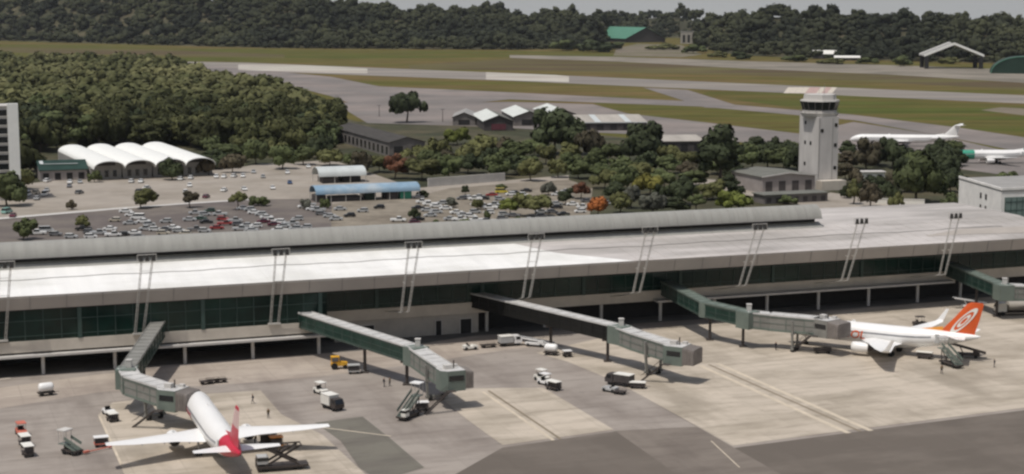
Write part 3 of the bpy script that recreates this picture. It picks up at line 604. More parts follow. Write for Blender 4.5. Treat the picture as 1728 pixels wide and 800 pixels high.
# ================================================================ JET BRIDGES
def jet_bridge(label, pts, cab_to, sect2=None, cols=(), roof2=None, wall='bridge_wall', tw=2.5, th=2.9, backlen=6, cab_mat='bridge_green', frame='bridge_frame'):
    """pts: roof centre line of the fixed tunnel; sect2: of the moving tunnel; cab_to: where the bellows meet the aircraft"""
    base = Vector((pts[0].x, pts[0].y, 0)); root = thing('jet_bridge', label, 'jet bridge', base, 0, 'jet bridges of the terminal')
    l = lambda p: Vector(p) - base
    d0 = (pts[1] - pts[0]).normalized(); pts = [pts[0] - d0 * backlen] + list(pts[1:])
    def tunnel(a, b, w_, h, m_wall, m_frame, m_roof, ribs=3.0):
        a, b = l(a), l(b); dn = Vector((0, 0, -1)); dd = (b - a).normalized(); n = dd.cross(Vector((0, 0, 1))).normalized(); ln = (b - a).length
        mb = MB(); mb.beam(a + dn * h / 2, b + dn * h / 2, w_, h - .2)
        for sg in (-1, 1):
            for zz, hh in ((-h + .22, .44), (-.28, .34), (-h * .5, .07)):
                mb.beam(a + n * sg * (w_ / 2 + .03) + Vector((0, 0, zz)), b + n * sg * (w_ / 2 + .03) + Vector((0, 0, zz)), .08, hh, 1)
            k = max(2, int(ln / ribs))
            for i in range(k + 1):
                c = a.lerp(b, i / k) + n * sg * (w_ / 2 + .03); mb.beam(c + Vector((0, 0, -.1)), c + Vector((0, 0, -h + .1)), .14, .09, 1)
        t = mb.build('tunnel', [M[m_wall], M[m_frame]], root)
        mb = MB(); mb.beam(a, b, w_ + .3, .2)
        k = max(2, int(ln / 2.4))
        for i in range(k + 1): c = a.lerp(b, i / k) + Vector((0, 0, .12)); mb.beam(c - n * (w_ / 2 + .1), c + n * (w_ / 2 + .1), .16, .1)
        for sg in (-1, 1): mb.beam(a + n * sg * w_ / 2 + Vector((0, 0, .14)), b + n * sg * w_ / 2 + Vector((0, 0, .14)), .14, .16)
        mb.build('roof', M[m_roof], t); return dd, n
    for a, b in zip(pts, pts[1:]): tunnel(a, b, tw, th, wall, frame, roof2 or 'bridge_roof')
    for a, b in zip(pts[1:], pts[2:]): pass
    for p in pts[1:-1]:
        mb = MB(); q = l(p); mb.tube((q.x, q.y, q.z - th - .1), (q.x, q.y, q.z + .05), tw * .62, n=16); mb.build('rotunda', M['bridge_green'], root)
    e = pts[-1]; q = l(e)
    mb = MB(); mb.box((q.x, q.y, q.z - th / 2 - .1), (tw + .9, tw + .9, th + .5), math.atan2((pts[-1] - pts[-2]).y, (pts[-1] - pts[-2]).x)); mb.build('rotunda', M['bridge_green'], root)
    mb = MB(); mb.box((q.x + .3, q.y + .5, q.z + .75), (.9, .9, 1.2)); mb.box((q.x + .3, q.y + .5, q.z + 1.42), (1.05, 1.05, .14)); mb.build('service_box', M['plaster'], root)
    for s_, f in cols:
        p = l(pts[s_].lerp(pts[s_ + 1], f)); mb = MB(); mb.tube((p.x, p.y, 0), (p.x, p.y, p.z - th), .3, n=10); mb.box((p.x, p.y, .15), (1.5, 1.5, .3)); mb.box((p.x, p.y, p.z - th - .15), (2.2, 2.2, .3)); mb.build('support_column', M['steel_dark'], root)
    sect = [e] + list(sect2); c = sect[-1]
    for a, b in zip(sect, sect[1:]):
        dd, n = tunnel(a, b, tw + .45, th + .25, 'bridge_grey', 'bridge_green', 'bridge_roof', 3.4)
    # drive column with wheel bogie under the moving tunnel
    p = l(sect[0].lerp(sect[-1], .62)); mb = MB()
    for sg in (-1, 1): mb.beam(Vector((p.x, p.y, .6)) + n * sg * 1.6, Vector((p.x, p.y, p.z - .6)) + n * sg * 1.9, .4, .4)
    mb.beam(Vector((p.x, p.y, .75)) - n * 2.0, Vector((p.x, p.y, .75)) + n * 2.0, .6, .45); mb.beam(Vector((p.x, p.y, p.z - th - .45)) - n * 2.0, Vector((p.x, p.y, p.z - th - .45)) + n * 2.0, .5, .4)
    dc = mb.build('drive_column', M['bridge_grey'], root)
    for sg in (-1, 1):
        mb = MB(); w0 = Vector((p.x, p.y, .55)) + n * sg * 1.1
        mb.tube(w0 - n * .25, w0 + n * .25, .55, n=14); mb.build('wheel', M['rubber'], dc)
    # cab, turned to the aircraft, and its folding bellows
    c = l(c); t = l(cab_to); f = Vector((t.x - c.x, t.y - c.y, 0)); fl = f.length; f.normalize(); an = math.atan2(f.y, f.x); sd_ = Vector((-f.y, f.x, 0)); zf = c.z
    mb = MB(); hw = 2.1
    poly = [(c - f * 2.0 + sd_ * 1.2), (c - f * 1.0 + sd_ * hw), (c + f * 2.2 + sd_ * hw), (c + f * 2.2 - sd_ * hw), (c - f * 1.0 - sd_ * hw), (c - f * 2.0 - sd_ * 1.2)]
    poly = poly[::-1]
    mb.prism(poly, zf - th - .5, zf + .1, 0, 1); cb = mb.build('cab', [M[cab_mat], M['bridge_roof']], root)
    for sg in (-1, 1): mb = MB(); mb.beam(c + sd_ * sg * (hw + .03) + f * -.8 + Vector((0, 0, -1.2)), c + sd_ * sg * (hw + .03) + f * 1.9 + Vector((0, 0, -1.2)), .06, .9); mb.build('window', M['win_dark'], cb)
    mb = MB(); mb.box(c + Vector((0, 0, .45)) - f * .3, (1.3, 1.0, .7), an); mb.tube(c + Vector((0, 0, .1)) + f * .8, c + Vector((0, 0, 1.5)) + f * .8, .12, n=6, mi=1); mb.box(c + f * 1.4 + sd_ * 1.2 + Vector((0, 0, .3)), (.9, .7, .5), an)
    mb.build('roof_unit', [M['plaster'], M['steel_dark']], cb)
    rings = []; nf = 9; reach = min(max(fl - 2.2, 1.3), 2.6)
    for i in range(nf):
        k = i / (nf - 1); o_ = c + f * (2.2 + reach * k); bulge = (.16 if i % 2 else 0) + .05; rr = []
        for j in range(13):
            a = math.pi * j / 12; yy = math.cos(a) * (hw - .1 + bulge); zz = max(0.0, math.sin(a)) ** .35 * (.32 + bulge) ; rr.append(o_ + sd_ * yy + Vector((0, 0, -.35 + zz - .25 * k)))
        rr.append(o_ - sd_ * (hw - .1 + bulge) + Vector((0, 0, -th - .2))); rr.append(o_ + sd_ * (hw - .1 + bulge) + Vector((0, 0, -th - .2))); rings.append(rr)
    mb = MB(); mb.loft(rings); mb.build('bellows', M['bellows'], cb)
    # service stair from the cab to the ground
    mb = MB(); a = c - sd_ * 2.9 - f * 1.2 + Vector((0, 0, -th - .3)); b = Vector((a.x, a.y, 0)) - f * 4.2
    for sg in (-.42, .42): mb.beam(a + sd_ * sg, b + sd_ * sg + Vector((0, 0, .1)), .08, .22); mb.beam(a + sd_ * sg + Vector((0, 0, 1.0)), b + sd_ * sg + Vector((0, 0, 1.1)), .05, .06)
    for i in range(12): s_ = a.lerp(b, (i + .5) / 12); mb.box(s_, (.26, .84, .05), an)
    mb.box(a + f * .6 + sd_ * .4, (1.4, 1.7, .1), an); mb.build('service_stair', M['steel_dark'], root)
    return root
B = lambda x, y, z=7.4: P(x, y, z)
jet_bridge('short steep jet bridge docked to the red tailed airliner', [B(268, 541, 8.6), B(214, 622, 7.0)], P(326, 663, 6.0), [P(222, 634, 6.6), P(288, 655, 6.4)], [(0, .55)], roof2='bridge_grey', backlen=2, cab_mat='bridge_green')
jet_bridge('jet bridge with an empty cab next to the white stair truck', [B(506, 525, 8.6), B(702, 586)], P(792, 622, 6.6), [P(722, 600, 7), P(758, 623, 6.8)], [(0, .60), (0, .93)], backlen=2)
jet_bridge('long dark walled jet bridge ending with an empty cab at mid apron', [B(800, 494, 8.4), B(1046, 551)], P(1178, 588, 6.6), [P(1075, 562, 7), P(1140, 582, 6.8)], [(0, .58), (0, .93)], wall='black_panel', frame='black_panel', backlen=3)
jet_bridge('kinked green glazed jet bridge docked to the orange tailed airliner', [B(1124, 475, 8.4), B(1192, 510, 7.8), B(1262, 526)], P(1432, 545, 6.9), [P(1300, 530, 6.9), P(1392, 538, 6.9)], [(1, .1), (1, .9)], backlen=2, cab_mat='bridge_grey', roof2='bridge_green')
jet_bridge('farthest jet bridge beyond the orange tail leaving the view', [B(1608, 446, 8.4), B(1694, 481, 7.6)], P(1850, 505, 6.8), [P(1730, 482, 7.3), P(1800, 492, 7)], [(0, .55), (0, .9)], backlen=3, roof2='bridge_green')
# ================================================================ AIRCRAFT
def lettering(text, size, x0, phi0, side, r, zc, m, parent):
    cu = bpy.data.curves.new('lettering', 'FONT'); cu.body = text; cu.size = size; cu.shear = 0.2; cu.offset = 0.035
    to = bpy.data.objects.new('lettering', cu); COL.objects.link(to); bpy.context.view_layer.update()
    me = bpy.data.meshes.new_from_object(to.evaluated_get(bpy.context.evaluated_depsgraph_get())); bpy.data.objects.remove(to)
    bm = bmesh.new(); bm.from_mesh(me)
    for k in range(1, 8):
        bmesh.ops.bisect_plane(bm, geom=bm.verts[:] + bm.edges[:] + bm.faces[:], plane_co=(0, size * k / 8 * .8, 0), plane_no=(0, 1, 0))
    for v in bm.verts:
        t, h = v.co.x, v.co.y; ph = phi0 + h / r; x = x0 - t if side > 0 else x0 + t
        v.co = (x, side * (r + .035) * math.cos(ph), zc + (r + .035) * math.sin(ph))
    bm.to_mesh(me); bm.free(); me.materials.clear(); me.materials.append(m)
    o = bpy.data.objects.new('lettering', me); COL.objects.link(o); o.parent = parent; return o
def airliner(label, nose, heading, L, r, zc, span, tip_back, fus_m, fin_m, tail_x, nose_x=None, eng_y=5.6, eng_m='white', winglet=None, stab_m='white', name='airliner', fin_extra=None, text=None, low_fin=False, t_tail=False):
    a = thing(name, label, 'airplane', (nose.x, nose.y, 0), R(heading))
    prof = [(0, .03, -.36), (.25, .22, -.34), (.8, .42, -.28), (1.6, .60, -.2), (2.8, .78, -.1), (4.2, .92, -.03), (6, 1, 0), (L * .3, 1, 0), (L * .45, 1, 0), (L * .62, 1, 0), (L * .70, .95, .05), (L * .77, .84, .16), (L * .83, .70, .28), (L * .89, .52, .43), (L * .945, .34, .56), (L * .985, .17, .66), (L, .06, .70)]
    bounds = sorted({p[0] for p in prof} | {tail_x - .01, tail_x} | ({nose_x, nose_x + .01} if nose_x else set())); rings = []; mi = []
    px_, pr, pz = [p[0] for p in prof], [p[1] for p in prof], [p[2] for p in prof]
    for x in bounds:
        rr, zz = np.interp(x, px_, pr) * r, zc + np.interp(x, px_, pz) * r
        rings.append([(-x, rr * math.sin(t) * (1), zz + rr * 1.02 * math.cos(t)) for t in [2 * math.pi * i / 22 for i in range(22)]])
    for x0, x1 in zip(bounds, bounds[1:]): mi.append(1 if (x0 + x1) / 2 > tail_x else (2 if nose_x and (x0 + x1) / 2 < nose_x else 0))
    mb = MB(); mb.loft(rings, mi); mb.build('fuselage', [M[m] for m in fus_m], a, smooth=True)
    mb = MB(); mb.loft([[(-x, .75 * r * w_ * math.sin(t), zc - r * .72 + .5 * r * hh * math.cos(t)) for t in [2 * math.pi * i / 14 for i in range(14)]] for x, w_, hh in ((tip_back - 11.2, .2, .2), (tip_back - 9.5, 1, .9), (tip_back - 4, 1.1, 1), (tip_back - .5, .9, .8), (tip_back + 1.5, .2, .2))])
    mb.build('belly_fairing', M['grey_belly'], a, smooth=True)
    LE0 = tip_back - 9.4; hs = span / 2
    def section(y, xle, ch, z, th):
        p = [(0, 0), (.06, .45), (.3, 1), (.65, .7), (1, .05), (.65, -.25), (.3, -.5), (.06, -.35)]
        return [(-(xle + u * ch), y, z + v * th / 1.5) for u, v in p]
    for sg in (1, -1):
        zr = zc - r * .62
        secs = [section(sg * .8, LE0 - .3, 8.2, zr, 1.0), section(sg * r, LE0, 8.0, zr + .03, .95), section(sg * 6.3, LE0 + 2.7, 5.2, zr + .42, .55), section(sg * hs * .75, LE0 + 6.2, 3.3, zr + .95, .34), section(sg * hs, LE0 + 8.8, 1.8, zr + 1.45, .18)]
        if winglet: secs += [section(sg * (hs + .3), LE0 + 9.3, 1.25, zr + 1.75, .12)]
        mb = MB(); mb.loft(secs if sg > 0 else [s[::-1] for s in secs]); wg = mb.build('wing', M['white'], a, smooth=True)
        if winglet:
            zz = zr + 1.8; mb = MB(); s1 = section(sg * (hs + .33), LE0 + 9.4, 1.2, 0, .1); s2 = section(sg * (hs + .75), LE0 + 11.0, .55, 0, .06)
            mb.loft([[(x, y + z * sg, zz) for x, y, z in s1], [(x, y + z * sg, zz + 2.3) for x, y, z in s2]]); mb.build('winglet', M[winglet], wg)
        for yy in (4.2, 8.0, 11.4):
            mb = MB(); xl = LE0 + np.interp(yy, [r, 6.3, hs], [7.4, 7.2, 10.3]); zz = zr + np.interp(yy, [r, 6.3, hs], [.03, .42, 1.45]); mb.tube((-(xl - 2.4), sg * yy, zz - .2), (-(xl + .6), sg * yy, zz - .25), .2, .06, 6); mb.build('flap_fairing', M['grey_belly'], wg)
        xe = LE0 + (eng_y - r) / (hs - r) * 8.8 - 2.6; ze = max(1.75, zc - r * .62 - 1.15); er = 1.08
        if t_tail: eng_y = 2.75; xe = L * .74; ze = zc + .7; er = .85
        er_p = [(0, .86), (.12, .96), (.7, 1.0), (1.9, .98), (3.0, .84), (3.3, .76)]
        mb = MB(); mb.loft([[(-(xe + x), sg * eng_y + er * q * math.cos(t), ze + er * q * math.sin(t)) for t in [2 * math.pi * i / 16 for i in range(16)]] for x, q in er_p], caps=False)
        en = mb.build('engine', M[eng_m], a, smooth=True)
        mb = MB(); mb.tube((-(xe + .35), sg * eng_y, ze), (-(xe + .5), sg * eng_y, ze), er * .86, n=16); mb.tube((-(xe + .05), sg * eng_y, ze), (-(xe + .36), sg * eng_y, ze), .05, .3, 10, 1); mb.build('fan', [M['steel_dark'], M['metal']], en)
        mb = MB(); mb.tube((-(xe + 3.0), sg * eng_y, ze), (-(xe + 3.1), sg * eng_y, ze), er * .74, n=16); mb.tube((-(xe + 3.05), sg * eng_y, ze), (-(xe + 4.1), sg * eng_y, ze), .62, .45, 12); mb.tube((-(xe + 4.1), sg * eng_y, ze), (-(xe + 4.8), sg * eng_y, ze), .3, .04, 10); mb.build('exhaust', M['steel_dark'], en)
        mb = MB()
        if t_tail: mb.beam((-(xe + 1.6), sg * 1.5, ze), (-(xe + 1.6), sg * 2.1, ze), 2.4, .4)
        else: mb.loft([[(-(xe + .9), sg * eng_y + k, ze + er * .9) for k in (-.12, .12)] + [(-(xe + 1.2), sg * eng_y + k, ze + er * 1.1) for k in (.12, -.12)], [(-(xe + 4.6), sg * eng_y + k, ze + er * .55) for k in (-.14, .14)] + [(-(xe + 4.6), sg * eng_y + k, zr + .35) for k in (.14, -.14)]]); mb.build('pylon', M['grey_belly'], en)
        zt = zc + r * .52; mb = MB(); sx = L - 6.6
        if t_tail: zt = zc + r + 4.6; sx = L - 2.6
        secs = [section(sg * .25, sx, 3.9, zt, .42), section(sg * 6.2, sx + 3.7, 1.4, zt + .62, .14)]
        mb.loft(secs if sg > 0 else [s[::-1] for s in secs]); mb.build('tailplane', M[stab_m], a, smooth=True)
        mb = MB(); gx = tip_back - 3.2
        mb.tube((-gx, sg * 2.7, .9), (-gx, sg * 2.7, zr), .16, .2, 8, 1); mb.tube((-gx, sg * 2.7, 1.0), (-gx, sg * 1.0, zr), .09, n=6, mi=1)
        for k in (-.3, .3):
            mb.tube((-gx, sg * 2.7 + k - .18, .56), (-gx, sg * 2.7 + k + .18, .56), .56, n=14)
        mb.build('main_gear', [M['rubber'], M['metal']], a)
    mb = MB(); mb.tube((-4.6, 0, .5), (-4.4, 0, zc - r * .8), .1, .13, 8, 1)
    for k in (-.22, .22): mb.tube((-4.6, k - .12, .4), (-4.6, k + .12, .4), .4, n=14)
    mb.build('nose_gear', [M['rubber'], M['metal']], a)
    # fin
    zb = zc + r * .78; zt = zc + r + (6.0 if not low_fin else 4.8); fx = L - 7.8
    def fs(z, xle, ch, th): return [(-(xle + u * ch), v * th / 2, z) for u, v in ((0, 0), (.08, .6), (.35, 1), (.7, .7), (1, 0), (.7, -.7), (.35, -1), (.08, -.6))]
    f_h = zt - zb; mb = MB(); mb.loft([fs(zb - .5, fx - .4, 7.2, .62), fs(zb + .3, fx + .1, 6.6, .58), fs(zb + f_h * .5, fx + 2.75, 4.8, .42), fs(zb + f_h * .93, fx + 5.0, 3.2, .26), fs(zt, fx + 5.8, 2.3, .16)], [fin_m[0], fin_m[0], fin_m[1], fin_m[2]] if isinstance(fin_m, tuple) and isinstance(fin_m[0], int) else 0)
    fin = mb.build('tail_fin', [M[m] for m in fin_extra['mats']], a, smooth=True)
    mb = MB(); mb.loft([[(-(fx - 4.4), 0, zc + r * .96), (-(fx - 4.4), .05, zc + r * .9), (-(fx - 4.4), -.05, zc + r * .9)], [(-(fx + .6), 0, zb + 1.25), (-(fx + .6), .26, zb - .2), (-(fx + .6), -.26, zb - .2)]]); mb.build('dorsal_fillet', M[fin_extra['dorsal']], a)
    if fin_extra.get('emblem'):
        for sg in (1, -1):
            for (ra, rb, mm, dy) in ((1.0, .72, 'cream', .05), (.5, .28, 'cream', .05)):
                mb = MB(); n = 28; rings = []
                cx, cz = fx + 4.6, zb + f_h * .42
                for i in range(n):
                    t = 2 * math.pi * i / n; q = []
                    for rr in (ra, rb):
                        e, h = math.cos(t) * 1.15 * rr, math.sin(t) * 2.7 * rr
                        z = cz + h; x = cx + e + h * .86; th = np.interp(z, [zb, zt], [.58, .16]) / 2
                        q.append((-x, sg * (th + dy), z))
                    q += [(p[0], p[1] - sg * .08, p[2]) for p in q[::-1]]; rings.append(q)
                rings.append(rings[0]); mb.loft(rings, caps=False); mb.build('emblem_ring', M[mm], fin)
    # cabin windows and doors, cockpit glass
    for sg in (1, -1):
        mb = MB(); ring = []
        for x in np.linspace(6.2, L * .77, 26):
            rr = np.interp(x, px_, pr) * r + .012; zz = zc + np.interp(x, px_, pz) * r; q = []
            for h in (.2, .52): q.append((-x, sg * math.sqrt(max(rr * rr - h * h, 0)), zz + h))
            q += [(-x, p[1] - sg * .06, p[2]) for p in q[::-1]]; ring.append(q)
        mb.loft(ring); mb.build('cabin_window_band', M['win_row'], a)
        for x in (5.2, L * .80):
            mb = MB(); rr = np.interp(x, px_, pr) * r; zz = zc + np.interp(x, px_, pz) * r
            mb.box((-x, sg * (rr * .975), zz + .05), (.86, .12, 1.75)); mb.build('door', M['grey_belly'], a)
    mb = MB()
    for i in range(6):
        t0, t1 = [R(-62 + 124 * k / 6) for k in (i + .06, i + .94)]
        v = []
        for t, x, q in ((t0, 1.75, .64), (t1, 1.75, .64), (t1, 2.5, .70), (t0, 2.5, .70)):
            rr = np.interp(x, px_, pr) * r + .03; zz = zc + np.interp(x, px_, pz) * r; el = R(38 if x < 2 else 58)
            v.append((-x - .4 * abs(math.sin(t)), rr * math.sin(t) * math.cos(el * .75), zz + rr * math.sin(el) ))
        mb.add(v + [(p[0] - .05, p[1] * .95, p[2] - .08) for p in v], [(0, 1, 2, 3), (7, 6, 5, 4), (0, 4, 5, 1), (1, 5, 6, 2), (2, 6, 7, 3), (3, 7, 4, 0)])
    mb.build('cockpit_window', M['win_dark'], a)
    mb = MB(); mb.loft([fs(zc + r * .98, L * .35, 1.0, .08), fs(zc + r + .45, L * .35 + .4, .5, .04)]); mb.build('antenna', M['white'], a)
    if text:
        for sg in (1, -1):
            lettering(text[0], text[1], (-text[2] if sg > 0 else -text[2] - text[4]), text[5], sg, r, zc, M[text[3]], a)
    return a
airliner('white airliner with a crimson tail docked at the short jet bridge', Vector((-53.1, 269.0, 0)), 109.6, 43.6, 2.1, 3.85, 33.6, 26.6, ('white', 'red', 'white'), (0, 1, 0), 34.6, None, 5.75, 'white', None, 'white', text=('avianca', 2.1, 6.4, 'red', 7.2, -.42),
         fin_extra={'mats': ['red', 'blush'], 'dorsal': 'red'})
airliner('white airliner with an orange fin bearing a white ring emblem', Vector((55.6, 332.2, 0)), 150, 39.5, 1.95, 3.75, 35.4, 26.2, ('white', 'white', 'white'), (0, 0, 0), 38.9, None, 5.0, 'white', 'white', 'white', text=('GOL', 2.3, 12.6, 'orange', 5.2, -.5),
         fin_extra={'mats': ['orange'], 'dorsal': 'amber', 'emblem': True})
q = P(1600, 276)
airliner('white cargo plane with a teal nose parked beyond the tower trees', q, 181, 40, 2.0, 3.9, 34, 25, ('white', 'white', 'teal'), (0, 0, 0), 39, 11.0, 5.6, 'white', None, 'white', fin_extra={'mats': ['teal'], 'dorsal': 'white'})
airliner('white cargo plane with a high tailplane parked right of the control tower', P(1434, 246), 171, 52, 2.0, 3.8, 33, 29, ('white', 'white', 'white'), (0, 0, 0), 51, None, 5.6, 'white', None, 'white', t_tail=True, low_fin=True, fin_extra={'mats': ['white'], 'dorsal': 'white'})
# ================================================================ BUILDINGS
def hall(name, label, cat, base, lu, lv, h, rise, wall, roof, ridge='u', rz=TH, over=.5, openings=0, open_m='dark', trim=None, skylights=0, flat=False):
    """gabled or flat hall; base = corner nearest the camera on the left, lu along the terminal axis, lv away from it"""
    r = thing(name, label, cat, (base.x, base.y, 0), rz)
    mb = MB()
    if flat or not rise: mb.prism([(0, 0), (lu, 0), (lu, lv), (0, lv)], 0, h)
    elif ridge == 'u': mb.loft([[(x, 0, 0), (x, lv, 0), (x, lv, h), (x, lv / 2, h + rise), (x, 0, h)] for x in (0, lu)])
    else: mb.loft([[(0, y, 0), (0, y, h), (lu / 2, y, h + rise), (lu, y, h), (lu, y, 0)] for y in (0, lv)])
    mb.build('wall', M[wall], r); mb = MB(); o_ = over; t = .25
    if flat or not rise:
        mb.prism([(-o_, -o_), (lu + o_, -o_), (lu + o_, lv + o_), (-o_, lv + o_)], h + .01, h + .35)
    elif ridge == 'u':
        k = rise / (lv / 2); mb.loft([[(x, -o_, h - o_ * k + .02), (x, lv / 2, h + rise + .02), (x, lv + o_, h - o_ * k + .02), (x, lv + o_, h - o_ * k + t), (x, lv / 2, h + rise + t + .03), (x, -o_, h - o_ * k + t)] for x in (-o_, lu + o_)])
    else:
        k = rise / (lu / 2); mb.loft([[(-o_, y, h - o_ * k + .02), (lu / 2, y, h + rise + .02), (lu + o_, y, h - o_ * k + .02), (lu + o_, y, h - o_ * k + t), (lu / 2, y, h + rise + t + .03), (-o_, y, h - o_ * k + t)] for y in (-o_, lv + o_)])
    ro = mb.build('roof', M[roof], r)
    if trim:
        mb = MB()
        if ridge == 'v' and rise: 
            for x0, x1, z0, z1 in ((-o_, lu / 2, h - o_ * rise / (lu / 2), h + rise), (lu / 2, lu + o_, h + rise, h - o_ * rise / (lu / 2))): mb.beam((x0, -o_ - .1, z0 + .2), (x1, -o_ - .1, z1 + .2), .2, .5 * max(1, lu / 40))
        else: mb.box((lu / 2, -o_ - .06, h + .15), (lu + 2 * o_, .1, .5))
        mb.build('roof_trim', M[trim], ro)
    for i in range(openings):
        w_ = lu / openings * .5; mb = MB(); mb.box((lu * (i + .5) / openings, -.02, h * .42), (w_, .14, h * .62)); mb.build('window' if openings > 2 else 'door', M[open_m], r)
    for i in range(skylights):
        mb = MB(); x = lu * (i + .6) / (skylights + .2)
        if ridge == 'u': k = rise / (lv / 2); mb.beam((x, .6, h + .6 * k + t + .06), (x, lv / 2 - .4, h + rise + t + .02), lu * .09, .08)
        mb.build('skylight', M['roof_pale'], ro)
    return r
# vaulted white hall beside the woodland
vb = P(155, 304); vh = thing('vaulted_hall', 'white hall of four parallel barrel vaults in front of the woodland', 'hall', vb, TH + R(4)); W4 = 12.1; VL = 80
for i in range(4):
    mb = MB(); rings = []
    for y in (-5.5, VL):
        out = [(i * W4 + W4 / 2 - math.cos(math.pi * k / 14) * W4 / 2, y, 4.9 + math.sin(math.pi * k / 14) ** .9 * 2.9) for k in range(15)]
        rings.append(out + [(x, y_, z - .3) for x, y_, z in out[::-1]])
    mb.loft(rings); mb.build('vault_shell', M['vault'], vh, smooth=True)
    mb = MB(); rings = []
    for y in (1.0, 1.3): rings.append([(i * W4 + .3, y, 0)] + [(i * W4 + W4 / 2 - math.cos(math.pi * k / 14) * (W4 / 2 - .1), y, 4.6 + math.sin(math.pi * k / 14) ** .9 * 2.8) for k in range(15)] + [((i + 1) * W4 - .3, y, 0)])
    mb.loft([r_[::-1] for r_ in rings]); gw = mb.build('gable_wall', M['roof_grey'], vh)
    mb = MB(); mb.box((i * W4 + W4 / 2, .93, 6.2), (7, .08, 1.6)); mb.build('louvre', M['wall_dark'], gw)
    for k in range(3): 
        mb = MB(); mb.box((i * W4 + W4 * (k + .9) / 3.8, .93, 2.2), (1.5, .1, 2.6)); mb.build('window', M['win_dark'], gw)
mb = MB(); mb.prism([(-.2, 1.3), (.1, 1.3), (.1, VL - 1), (-.2, VL - 1)], 0, 5.1); mb.prism([(4 * W4 - .1, 1.3), (4 * W4 + .2, 1.3), (4 * W4 + .2, VL - 1), (4 * W4 - .1, VL - 1)], 0, 5.1); mb.build('side_wall', M['roof_grey'], vh)
gb = P(68, 306); gs = hall('green_roofed_shed', 'low grey shed with a dark green roof beside the vaulted white hall', 'shed', gb, 18, 20, 4.2, 2.8, 'plaster_pink', 'roof_dkgreen', 'u', openings=4)
mb = MB(); mb.beam((1, 6.0, 6.2), (15, 5.4, 6.1), 1.6, .1); mb.beam((1.2, 6, 6.25), (1.2, 9.5, 7.1), 1.4, .1); mb.build('skylight', M['roof_pale'], gs)
# white block at the left edge
tb = P(34, 338); ang = TH; wt = thing('apartment_tower', 'white tower block with dark window recesses at the left edge', 'building', tb, TH); hT = 33.5
mb = MB(); mb.prism([(-14, 0), (-.01, 0), (-.01, 12), (-14, 12)], 0, hT - .4); mb.build('wall', M['plaster'], wt)
mb = MB(); mb.prism([(-3.2, -.8), (.5, -.8), (.5, 2), (-3.2, 2)], 0, hT + .6); mb.build('pier', M['vault'], wt)
mb = MB(); mb.prism([(-14.4, -.4), (.2, -.4), (.2, 12.4), (-14.4, 12.4)], hT - .39, hT); mb.build('roof', M['slab_edge'], wt)
for i in range(10):
    for k in range(2):
        mb = MB(); z = 2.2 + i * 3.15; mb.box((-5.0 - k * 4.6, -.02, z + .4), (3.4, .12, 2.1)); f_ = mb.build('window', M['win_dark'], wt)
        mb = MB(); mb.box((-5.0 - k * 4.6, -.14, z - .8), (3.8, .3, .25)); mb.build('sill', M['slab_edge'], f_)
# sheds of the general aviation area
hall('maintenance_shed', 'long dark roofed building with a pale pillared side below the umbrella tree', 'building', P(657, 265), 17, 100, 6.5, 2.2, 'wall_grey_dark', 'roof_dark', 'v', openings=2)
sh = bpy.data.objects['maintenance_shed']
for i in range(13):
    mb = MB(); mb.box((-.05, 4 + i * 7.4, 2.7), (.14, 3.2, 3.4)); mb.build('window', M['win_dark'], sh)
for i, (x, y, w_, l_, wl, lb) in enumerate([(817, 221, 16, 62, 'wall_dark', 'pale roofed gable shed with a maroon door, nearest the dark round tree'), (868, 213, 17, 62, 'wall_grey_dark', 'middle pale roofed gable shed behind the big dark tree'), (922, 208, 17, 55, 'wall_grey_dark', 'pale roofed gable shed farthest toward the runway')]):
    s_ = hall('gable_shed', lb, 'shed', P(x, y), w_, l_, 5.2, 3.0, wl, 'roof_shed', 'v', R(7), over=.6, openings=1, open_m='maroon' if i == 0 else 'dark', trim='roof_dark'); s_['group'] = 'gable sheds beside the taxiway'
    ro_ = [c for c in s_.children if c.name.startswith('roof')][0]; ro_.data.materials.append(M['roof_dark2'])
    for f in ro_.data.polygons:
        if f.center.x > w_ / 2 + .5: f.material_index = 1
hall('low_shed', 'low grey shed with a dark gable left of the pale gable sheds', 'shed', P(764, 212), 13, 40, 4.6, 2.6, 'wall_grey_dark', 'roof_grey', 'v', R(0), trim='roof_dark', openings=1)
hall('skylit_shed', 'beige roofed shed with white skylight strips beside the taxiway', 'shed', P(979, 221), 37, 52, 4.4, 2.6, 'wall_dark', 'roof_beige', 'u', R(6), skylights=2, openings=5, trim='roof_pale')
hall('storage_shed', 'pale flat roofed shed between the round tree and the tall tree', 'shed', P(1121, 257), 19, 34, 5.0, 1.6, 'wall_dark', 'roof_beige', 'u', R(8), openings=3)
# control tower
ct = P(1380, 320); tw_ = thing('control_tower', 'tall concrete control tower with a dark glazed cab', 'control tower', ct, TH); HS = 27.0
mb = MB(); mb.prism([(0, 0), (8.2, 0), (8.2, 14.5), (0, 14.5)], 0, HS); mb.build('shaft', M['tower'], tw_)
for x0, y0, x1, y1 in ((5.6, -.1, 5.9, -.01), (-.12, -.12, .2, .2)):
    mb = MB(); mb.prism([(x0, y0), (x1, y0), (x1, y1), (x0, y1)], 0, HS - .2); mb.build('groove', M['tower_dark'], tw_)
for x, z in ((7.0, 8), (7.0, 16.5), (1.2, 22), (7.1, 24)):
    mb = MB(); mb.box((x, -.03, z), (1.2, .14, 1.3)); mb.build('window', M['win_dark'], tw_)
for y, z in ((10, 9), (10, 17), (10, 24.5), (6, 17)):
    mb = MB(); mb.box((-.03, y, z), (.14, 1.2, 1.3)); mb.build('window', M['win_dark'], tw_)
def ngon(cx, cy, r, n=8, a0=math.pi / 8): return [(cx + r * math.cos(a0 + 2 * math.pi * i / n), cy + r * math.sin(a0 + 2 * math.pi * i / n)) for i in range(n)]
